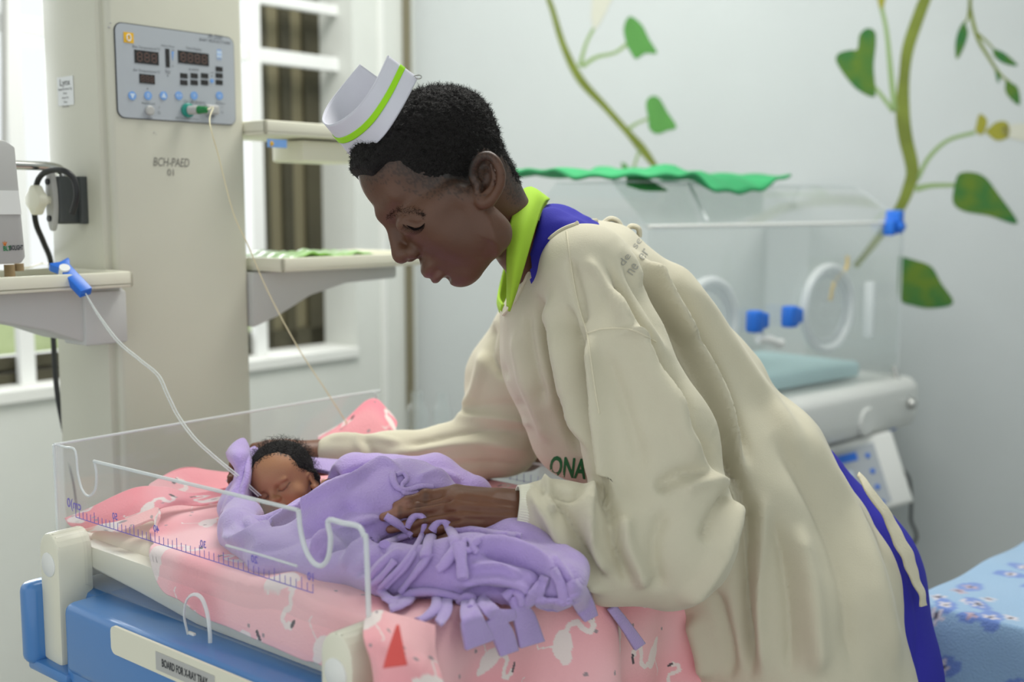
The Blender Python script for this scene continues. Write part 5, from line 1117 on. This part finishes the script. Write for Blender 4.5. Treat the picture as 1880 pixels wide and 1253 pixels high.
# trunk and legs (inside the clothes), shoes outside
f3 = Field((-.05, 1.25, .0), (.62, 1.95, 1.36), .009)
f3.chain([(1050, 560, 1.5, 75), (1200, 750, 1.53, 110), (1330, 930, 1.54, 130), (1440, 1080, 1.52, 145)], .03, q=1.4)
f3.chain([(1085, 520, 1.40, 60), (1010, 570, 1.64, 50)], .03)
hipz = P(1450, 1110, 1.51)
for dy in (-.085, .085):
    a = hipz+[0, dy, 0]; kx = a+[.015, 0, -.32]; kx[2] = .47; an = a*[1, 1, 0]+[.03, 0, .07]
    f3.cone(a, kx, .08, .055, .03); f3.cone(kx, an, .052, .034, .02); f3.cone(an, an+[-.12, 0, -.04], .036, .03, .02)
V3_, F3_ = f3.mesh(0)
Vb, Fb, Cb = join([(HV, HF, C), (V1, F1, C1), (NV, NFk, handcol(NV)), (V2, F2, handcol(V2)), (V2b, F2b, handcol(V2b)), (V3_, F3_, handcol(V3_))])
used = np.zeros(len(Vb), bool); used[Fb.ravel()] = True; ren = np.cumsum(used)-1; Vb, Cb, Fb = Vb[used], Cb[used], ren[Fb]
me = new_mesh('body', Vb, Fb); setcol(me, Cb); body = link('body', me, M['skin'], nurse)
# nails of the near hand
nl = MB()
for p_, q_ in (((733, 930, hy(733, 930, 1.25, 9, 1)-.002), (724, 936, hy(724, 936, 1.25, 9, 1)-.002)), ((712, 944, hy(712, 944, 1.24, 9, 1)-.002), (702, 950, hy(702, 950, 1.24, 9, 1)-.002))):
    a, b = P(*p_), P(*q_); d = nrm(b-a); up_ = nrm(np.array([0, -.75, .66])-d*np.dot([0, -.75, .66], d)); G_ = nl.box((a+b)/2, d, np.cross(up_, d), up_, -.005, .005, -.0038, .0038, .002, .0042, .001)
#nl.build('fingernail', mat('nail', (.42, .24, .18), .35), body)
# shoes
sh = MB()
for dy in (-.085, .085):
    an = hipz*[1, 1, 0]+[.03, dy, 0]; sh = MB(); sh.prism(an, (1, 0, 0), Z, (0, 1, 0), [(.06, 0), (.06, .07), (.02, .10), (-.04, .085), (-.12, .055), (-.19, .035), (-.20, 0)], -.04, .04, .012); sh.build('shoe', M['black'], nurse)
# hair: a close shell over the scalp that thins to nothing at the hairline
HH = Field(hl(0, 100, 0)-np.array([.13, .125, .16]), hl(0, 100, 0)+np.array([.16, .125, .13]), .0022)
HH.ell(hl(22, 92, 0), np.array((130, 108, 99))*PX, 1*PX, 'u', HR); HH.ell(hl(76, 112, 0), np.array((82, 84, 80))*PX, 20*PX, 'u', HR)
HH.cone(hl(-16, 6, 0), P(990, 508, 1.46), 62*PX, 48*PX, 24*PX)
XX = np.stack(np.meshgrid(*HH.ax, indexing='ij'), -1).reshape(-1, 3)
near = np.abs(HH.D.reshape(-1)) < .03; mk = np.full(len(XX), -1.0); mk[near] = hairmask(XX[near], 1.0)[0]
f_, u_, l_ = loc(XX)
wd = np.interp(f_, (75, 130), (42, 10))
t = np.clip((mk+4)/wd, 0, 1); t = t*t*(3-2*t); top_ = np.clip((u_-60)/70, 0, 1)
off = (-3.5+t*(6+10*top_))*PX+np.where(near, .0009*vnoise(XX, 700, 2)*t, 0)
HH.D -= off.reshape(HH.D.shape).astype(np.float32)
V, F = HH.mesh(0); m_, f_, u_, l_ = hairmask(V, 1.0); V = V+normals(V, F)*(RNG.normal(0, .0006, len(V))*np.clip(m_/30, 0, 1))[:, None]
F = F[(m_ > -12)[F].all(1)]
me = new_mesh('hair', V, F); hair = link('hair', me, M['hair'], body)
# short curls standing off the shell
hs = []; N_ = normals(V, F); cand = np.where((m_ > 4))[0]; pick = RNG.choice(cand, 15000)
SV = []; SF = []
for i in pick:
    a = V[i]; n_ = N_[i]; L = (.0012+.0042*min(1, max(0, m_[i]/40)))*(.6+.6*RNG.rand()); d = nrm(n_+RNG.normal(0, .55, 3)); s_ = nrm(np.cross(d, RNG.normal(size=3)))*.00016; e = a+d*L*.6; e2_ = e+nrm(d+RNG.normal(0, .9, 3))*L*.5
    k = len(SV); SV += [a-s_, a+s_, e+s_, e-s_, e2_+s_*.5, e2_-s_*.5]; SF += [(k, k+1, k+2, k+3), (k+3, k+2, k+4, k+5)]
me = new_mesh('hair_curls', SV, SF, False); o = link('hair_curls', me, M['strand'], hair); tag(o, kind='stuff')
# brows and lashes laid on the face
bvh = BVHTree.FromPolygons([tuple(v) for v in HV], [tuple(int(i) for i in f) for f in HF])
def strip(pts, w, name, m, tree, parent, off=.0006, t=.0006):
    p = [hit(a, b, tree, off) for a, b in pts]; p = [x for x in p if x is not None]
    if len(p) < 2: return
    p = cr(p, 30); ww = np.sin(np.linspace(.12, math.pi-.12, 30))*w; MB().tube(p, ww, 6, flat=.5, up=(0, -1, 0)).build(name, m, parent)
strip([(746, 414), (754, 418), (762, 421), (772, 418), (780, 410)], .0015, 'eyelashes', M['lipdark'], bvh, body)
ls = MB()
for i, t in enumerate(np.linspace(0, 1, 22)):
    a = cr([(740, 412), (750, 418), (762, 422), (772, 419), (779, 411)], 22)[i]; p = hit(a[0], a[1], bvh, .0004)
    if p is not None: ls.tube(cr([p, p+Fv*.002-Uv*.0022, p+Fv*.0058-Uv*.003+np.array([.0005*(i-11)/4, 0, 0])], 5), [.0003, .00028, .0002, .00015, .00008], 4)
for i, t in enumerate(np.linspace(-30, -44, 8)):
    p = hl(158, 30, t*1.3); ls.tube(cr([p, p+Fv*.004-Uv*.001, p+Fv*.009+Uv*.0008*(i % 3)], 5), [.0003, .00028, .0002, .00015, .00008], 4)
ls.build('lashes', M['lipdark'], body)
bw = MB(); r_ = np.random.RandomState(5)
for i in range(650):
    t = r_.rand(); c = cr([(710, 399), (722, 391), (742, 387), (762, 389), (778, 396)], 50)[int(t*49)]; w = 4.6*math.sin(min(1, t*1.2+.15)*math.pi*.8)+.8
    p = hit(c[0]+r_.normal(0, 1), c[1]+r_.normal(0, w*.8), bvh, .0002)
    if p is not None: d = nrm(np.array([.8, -.1, .1])+r_.normal(0, .35, 3)); bw.tube([p, p+d*.0035], [.00013, .00005], 3)
bw.build('eyebrow', M['lipdark'], body)

# ------------------------------------------------------------------ gown
def poly_cut(Fd, poly, soft=6, dep=None):
    """cut an opening whose outline runs along the neckline"""
    X = np.stack(np.meshgrid(*Fd.ax, indexing='ij'), -1).reshape(-1, 3); m = np.abs(Fd.D.reshape(-1)) < .06
    u, v, d = proj(X[m]); poly = np.asarray(poly, float); q, _, _ = seg_dist(u, v, np.vstack([poly, poly[:1]])); s = np.where(inpoly(u, v, poly), -q, q)*d/FPX
    if dep is not None: s = np.where(X[m][:, 1] > dep, .05, s)
    D = Fd.D.reshape(-1); D[m] = np.maximum(D[m], -s.astype(np.float32)); Fd.D = D.reshape(Fd.D.shape)
G1 = Field((-.285, 1.07, .30), (.66, 1.92, 1.37), .0042)
G1.chain([(1048, 512, 1.50, 106), (1090, 600, 1.50, 146), (1195, 745, 1.53, 176), (1325, 905, 1.52, 206), (1424, 1085, 1.50, 222), (1452, 1290, 1.48, 226)], .03, q=1.22)
z_ = P(1458, 1290, 1.48); G1.cone(z_, z_*[1, 1, 0]+[.0, 0, .42], 232*1.48/FPX, .20, .03, q=1.05)
G1.chain([(1010, 590, 1.47, 92), (1028, 660, 1.48, 104), (1080, 780, 1.5, 110)], .03, q=1.3)      # loose front
G1.chain([(1120, 478, 1.50, 68), (1210, 580, 1.50, 80), (1318, 708, 1.52, 88)], .02, q=1.5)
G1.chain([(1072, 492, 1.38, 80), (1020, 530, 1.64, 70)], .04)                                     # shoulders
for pts in ([(1082, 505, 1.385, 84), (1130, 650, 1.335, 98), (1195, 820, 1.295, 122), (1228, 975, 1.262, 128)], [(1228, 985, 1.262, 126), (1125, 985, 1.235, 90), (1040, 955, 1.22, 66), (1000, 940, 1.218, 56)]): G1.chain(pts, .016)
G1.chain([(1210, 1020, 1.25, 100), (1120, 1030, 1.235, 75), (1040, 980, 1.225, 60)], .02)          # sag under the forearm
G1.chain([(1000, 940, 1.218, 54), (978, 938, 1.218, 46)], .012)
G1.chain([(1010, 560, 1.64, 78), (945, 700, 1.665, 88), (925, 800, 1.65, 72), (840, 835, 1.625, 56), (720, 838, 1.60, 42), (620, 832, 1.59, 32), (596, 836, 1.585, 28)], .02)
neckline = [(860, 300), (1135, 396), (1100, 399), (1062, 402), (1030, 412), (1005, 428), (985, 447), (968, 478), (950, 515), (934, 545), (917, 572), (905, 560), (895, 520), (820, 420)]
poly_cut(G1, neckline)
# hollow collar rim and open cuffs
G1.cone(P(940, 937, 1.218), P(985, 937, 1.218), 38*1.22/FPX, 34*1.22/FPX, .004, 's')
G1.cone(P(575, 838, 1.585), P(640, 834, 1.59), 25*1.58/FPX, 22*1.58/FPX, .004, 's')
GV, GF = G1.mesh(2)
S = [  # points, width px, height m, bias
 ([(1110, 470), (1180, 590), (1255, 700), (1320, 820), (1362, 900), (1370, 1000)], 11, -.020), ([(1150, 455), (1210, 545), (1290, 668), (1345, 790), (1368, 870)], 12, .014, 1), ([(1165, 490), (1226, 560), (1262, 640)], 11, .010),
 ([(1190, 440), (1262, 525), (1330, 620), (1400, 720), (1450, 800), (1500, 900)], 16, .008), ([(1230, 520), (1300, 640), (1350, 760), (1378, 860)], 10, -.012), ([(1380, 900), (1372, 1000), (1366, 1110), (1378, 1250)], 14, -.016), ([(1400, 900), (1396, 1010), (1392, 1110), (1402, 1250)], 15, .007),
 ([(1120, 520), (1160, 600), (1210, 680), (1270, 790)], 14, .010), ([(1075, 470), (1120, 540), (1150, 610)], 12, .006), ([(1045, 470), (1062, 540), (1072, 600)], 8, -.007),
 ([(985, 540), (1003, 640), (1030, 740), (1066, 840)], 12, -.016), ([(1012, 530), (1028, 620), (1052, 720), (1082, 830)], 12, .012), ([(1035, 560), (1055, 650), (1080, 760)], 11, -.014), ([(945, 600), (958, 680), (985, 760), (1010, 820)], 12, .005), ([(965, 560), (975, 650), (1000, 750)], 10, -.006),
 ([(1078, 610), (1095, 720), (1112, 830), (1128, 920)], 14, .013), ([(1062, 590), (1075, 690), (1090, 790), (1104, 880)], 9, -.013), ([(1110, 640), (1150, 760), (1180, 870)], 22, -.006),
 ([(1165, 640), (1225, 740), (1290, 850)], 18, .007), ([(1130, 610), (1180, 620), (1230, 650)], 7, .006), ([(1190, 640), (1260, 740), (1325, 850), (1350, 890)], 14, -.009),
 ([(1350, 890), (1310, 880), (1250, 900)], 15, .006), ([(1350, 895), (1320, 930), (1290, 1000)], 13, -.009), ([(1352, 900), (1338, 980), (1290, 1070), (1240, 1110)], 15, .010), ([(1320, 870), (1260, 870), (1200, 900)], 14, -.009),
 ([(970, 900), (1010, 960), (1060, 1040), (1120, 1095)], 13, .010), ([(985, 885), (1030, 930), (1075, 1010), (1110, 1070)], 12, -.012), ([(1000, 878), (1008, 910), (1022, 940)], 9, .010), ([(1090, 880), (1075, 930), (1085, 1000), (1120, 1060)], 14, .013), ([(1095, 870), (1120, 930), (1130, 1000), (1160, 1080)], 12, -.014),
 ([(1140, 940), (1150, 1010), (1190, 1080)], 18, .010), ([(1010, 890), (1050, 912), (1085, 890)], 9, -.007), ([(1220, 930), (1200, 1010), (1215, 1090)], 16, -.007),
 ([(1440, 730), (1500, 830), (1555, 930), (1600, 1040), (1630, 1160), (1640, 1250)], 22, .009), ([(1420, 790), (1480, 880), (1530, 990), (1560, 1110), (1570, 1250)], 24, -.011), ([(1455, 960), (1485, 1060), (1500, 1180), (1505, 1250)], 24, .010), ([(1420, 930), (1440, 1040), (1450, 1160), (1450, 1250)], 18, -.009),
 ([(1500, 790), (1560, 870), (1610, 960), (1650, 1080), (1672, 1200)], 14, -.006), ([(1270, 1130), (1290, 1190), (1300, 1250)], 16, .009), ([(1310, 1080), (1330, 1170), (1340, 1250)], 14, -.010),
 ([(980, 800), (900, 790), (820, 800), (740, 822)], 8, -.011), ([(985, 780), (900, 768), (830, 770)], 8, .008), ([(980, 830), (880, 815), (780, 825), (700, 840)], 10, .008), ([(985, 860), (880, 850), (780, 862), (700, 866)], 9, -.006), ([(970, 745), (900, 745), (850, 752)], 9, -.007), ([(905, 590), (900, 650), (930, 700)], 9, -.007),
 ([(665, 800), (680, 825), (690, 850)], 6, -.007), ([(650, 798), (662, 830), (668, 850)], 7, .005), ([(600, 806), (640, 800), (700, 806), (740, 815)], 7, .005), ([(890, 640), (870, 720), (830, 775)], 12, .006)]
S = [(a[0], a[1]*.85, a[2]*(.75 if max(q[0] for q in a[0]) < 1000 and min(q[1] for q in a[0]) > 735 else 1.6))+tuple(a[3:]) for a in S]
GV = sculpt(GV, GF, S)
nz = vnoise(GV*[1, 1, .5], 55, 8)*.0011+vnoise(GV, 130, 9)*.0004; GV = GV+normals(GV, GF)*nz[:, None]; GV = relax(GV, GF, .2)
uu_, vv_, dd_ = proj(GV)
gown = link('gown', new_mesh('gown', GV, GF), M['gown'], nurse)
gb = BVHTree.FromPolygons([tuple(v) for v in GV], [tuple(int(i) for i in f) for f in GF])
def drape(pts, off=.001, n=40):
    q = cr(pts, n); return [x for x in (hit(a, b, gb, off) for a, b in q) if x is not None]
# neck binding and seams
nk = [hit(a, b, gb, .000) for a, b in cr([(1096, 407), (1064, 411), (1035, 421), (1012, 437), (994, 456), (978, 487), (961, 524), (945, 555), (926, 577)], 50)]; nk = [x for x in nk if x is not None]
if len(nk) > 5: MB().tube(cr(nk, 70), .0042, 8, flat=.55, up=(0, -1, 0)).build('neck_binding', M['gown2'], gown)
for pts in ([(1040, 425), (1050, 500), (1062, 560), (1078, 612)], [(1078, 612), (1110, 604), (1160, 606), (1205, 628)], [(1078, 612), (1090, 700), (1100, 760)]):
    d = drape(pts, .0002)
    if len(d) > 5: MB().tube(d, .0011, 6).build('seam', M['gown2'], gown)
# tie knots on the back neck edge
for pts in ([(1108, 410), (1120, 402), (1133, 406), (1142, 420)], [(1148, 430), (1158, 416), (1172, 420), (1174, 436)]): MB().tube(cr([P(a, b, 1.50) for a, b in pts], 16), .006, 8, flat=.6).build('gown_tie', M['gown2'], gown)
# cuff ribbing on the near sleeve
cf = MB(); cA, cB = P(946, 935, 1.213), P(972, 938, 1.215); ax = nrm(cB-cA); up_ = nrm(Z-ax*ax[2]); sd = np.cross(ax, up_); V = []; F = []; nn_ = 120
for i, t in enumerate(np.linspace(0, 1, 6)):
    R_ = (40+6*t)*1.218/FPX
    for k in range(nn_): a = 2*math.pi*k/nn_; rr_ = R_*(1+.03*(k % 2)); V.append(cA+(cB-cA)*t+up_*rr_*math.cos(a)*1.05+sd*rr_*math.sin(a)*.95)
for i in range(5):
    for k in range(nn_): F.append((i*nn_+k, i*nn_+(k+1) % nn_, (i+1)*nn_+(k+1) % nn_, (i+1)*nn_+k))
o = MB().add(V, F).build('cuff', M['creamp'], gown); solid(o, .002, 0)
# printing on the gown
def decal(s, px, py, ang, size, width, m, name, off=.0012, bold=0):
    V, F = text_geo(s, 1, bold=bold); V[:, 0] *= width/(V[:, 0].max()-V[:, 0].min()); V[:, 1] *= size/(V[:, 1].max()-V[:, 1].min()); c, s_ = math.cos(ang), math.sin(ang); b = bmesh.new()
    vs = [b.verts.new((v[0], v[1], 0)) for v in V]
    for f in F:
        try: b.faces.new([vs[i] for i in f])
        except ValueError: pass
    bmesh.ops.triangulate(b, faces=b.faces[:]); bmesh.ops.subdivide_edges(b, edges=[e for e in b.edges if e.calc_length() > 6], cuts=3, use_grid_fill=False); bmesh.ops.triangulate(b, faces=b.faces[:])
    b.verts.index_update(); P_ = []; ok = []
    for v in b.verts:
        h = hit(px+v.co.x*c+v.co.y*s_, py+v.co.x*s_-v.co.y*c, gb, off); ok.append(h is not None); P_.append(h if h is not None else np.zeros(3))
    F_ = [[v.index for v in f.verts] for f in b.faces if all(ok[v.index] for v in f.verts)]; F_ = [f for f in F_ if max(np.linalg.norm(P_[f[0]]-P_[f[1]]), np.linalg.norm(P_[f[1]]-P_[f[2]]), np.linalg.norm(P_[f[2]]-P_[f[0]])) < .03]; b.free()
    if F_: return MB().add(P_, F_).build(name, m, gown, smooth=False)
decal('ONA', 1042, 861, .10, 38, 68, M['gprint'], 'green_print', bold=.03)
decal('de  se', 1158, 462, -.95, 13, 60, M['faded'], 'grey_print'); decal('ne  er', 1170, 480, -.95, 13, 54, M['faded'], 'grey_print')

# ------------------------------------------------------------------ blue dress under the gown
G2 = Field((.02, 1.15, .25), (.70, 1.95, 1.36), .006)
G2.chain([(1050, 508, 1.50, 98), (1095, 600, 1.50, 118), (1195, 745, 1.53, 135), (1330, 905, 1.53, 160)], .03, q=1.2)
G2.chain([(1004, 424, 1.415, 46), (986, 462, 1.42, 38)], .02); G2.chain([(985, 455, 1.445, 46), (978, 515, 1.445, 44), (1040, 480, 1.43, 66)], .02); G2.chain([(1068, 488, 1.39, 68), (1020, 530, 1.62, 58)], .04); G2.chain([(1016, 436, 1.48, 62), (1040, 470, 1.48, 80)], .03)
G2.chain([(1400, 945, 1.56, 176), (1484, 1085, 1.54, 208), (1499, 1240, 1.53, 224), (1500, 1400, 1.53, 222)], .03, q=1.0)
z_ = P(1500, 1400, 1.53); G2.cone(z_, z_*[1, 1, 0]+[0, 0, .36], 222*1.53/FPX, .19, .03)
poly_cut(G2, [(800, 250), (1002, 366), (985, 420), (968, 478), (955, 520), (935, 600), (900, 700), (800, 500)])
DV, DF = G2.mesh(2); DV = sculpt(DV, DF, [([(985, 470), (1000, 440), (1030, 425)], 7, -.004), ([(1020, 400), (1040, 410), (1090, 400)], 8, .003), ([(1600, 920), (1660, 1040), (1690, 1200)], 10, .004), ([(1650, 1000), (1680, 1120), (1690, 1250)], 7, -.005)])
dress = link('dress', new_mesh('dress', DV, DF), M['royal'], nurse)
# cream flap of the gown's back opening
fl = surf([[P(1575, 868, 1.46), P(1605, 900, 1.44), P(1642, 955, 1.43), P(1668, 1002, 1.42), P(1685, 1050, 1.42), P(1694, 1085, 1.42), P(1702, 1112, 1.42)], [P(1573, 873, 1.45), P(1595, 908, 1.43), P(1626, 962, 1.42), P(1650, 1015, 1.41), P(1673, 1062, 1.41), P(1686, 1090, 1.41), P(1690, 1115, 1.41)]], 60, 8)
fl += (vnoise(fl.reshape(-1, 3), 150, 4)*.0012).reshape(8, 60)[..., None]*np.array([1, 0, 0]); o = link('gown_flap', grid_mesh(fl), M['gown2'], gown); solid(o, .003, 0)
# lime collar band around the neck
inn = [(958, 352, 1.42), (945, 385, 1.37), (934, 425, 1.345), (931, 470, 1.345), (932, 520, 1.365), (932, 562, 1.39)]
out = [(998, 374, 1.43), (985, 408, 1.375), (972, 450, 1.35), (960, 492, 1.35), (947, 535, 1.37), (934, 572, 1.39)]
mid = [((a[0]+b[0])/2+3, (a[1]+b[1])/2-2, (a[2]+b[2])/2-.012) for a, b in zip(inn, out)]
back = [[P(972, 345, 1.47), P(985, 352, 1.47), P(1008, 368, 1.48)], [P(972, 350, 1.52), P(985, 356, 1.53), P(1005, 372, 1.53)], [P(955, 390, 1.56), P(965, 400, 1.575), P(985, 415, 1.57)], [P(938, 450, 1.575), P(945, 460, 1.59), P(960, 470, 1.59)], [P(920, 520, 1.56), P(922, 530, 1.575), P(932, 540, 1.58)], [P(916, 545, 1.52), P(914, 556, 1.53), P(918, 570, 1.53)], [P(924, 560, 1.46), P(922, 568, 1.46), P(926, 576, 1.46)]]
rows = [[P(*a), P(*m), P(*b)] for a, m, b in zip(inn, mid, out)][::-1]+back
o = link('collar', grid_mesh(surf(rows, 14, 110)), M['lime'], dress); solid(o, .0035, 0)

# ------------------------------------------------------------------ cap
cb0 = [(767, 143, 1.295), (738, 198, 1.278), (708, 245, 1.285), (678, 274, 1.315), (652, 285, 1.36), (640, 278, 1.40), (650, 250, 1.435), (675, 205, 1.45), (705, 150, 1.45)]
ct0 = [(713, 103, 1.295), (688, 155, 1.278), (660, 195, 1.285), (630, 220, 1.315), (604, 230, 1.355), (593, 219, 1.40), (604, 192, 1.435), (632, 155, 1.45), (662, 119, 1.45)]
Gc = surf([[P(*p) for p in cb0], [P(*p) for p in ct0]], 90, 20); cw = vnoise(Gc.reshape(-1, 3), 90, 6).reshape(20, 90)*.0006; Gc[..., 1] += cw
cap = link('cap', grid_mesh(Gc), M['capw'], body); solid(cap, .0022, 0)
Gs = surf([[P(*p) for p in cb0], [P(*p) for p in ct0]], 90, 41)[17:25]; cen = Gc.reshape(-1, 3).mean(0)
gn = np.cross(np.gradient(Gs, axis=1), np.gradient(Gs, axis=0)); gn /= np.linalg.norm(gn, axis=-1)[..., None]; gn *= np.sign(np.sum(gn*(Gs-cen), -1).mean()); Gs = Gs+gn*.0016
o = link('cap_stripe', grid_mesh(Gs), M['capg'], cap); solid(o, .0006, 0)
hm = surf([[P(*p) for p in cb0], [P(*p) for p in ct0]], 90, 41); MB().tube(hm[1], .0014, 6).build('cap_hem', M['capw'], cap)
MB().tube(hm[-1], .0012, 6).build('cap_hem', M['capw'], cap)
MB().tube(cr([P(760, 140, 1.29), P(770, 138, 1.288), P(774, 142, 1.288), P(768, 145, 1.288), P(762, 142, 1.288)], 20), .0007, 6).build('hair_pin', M['metal'], hair)
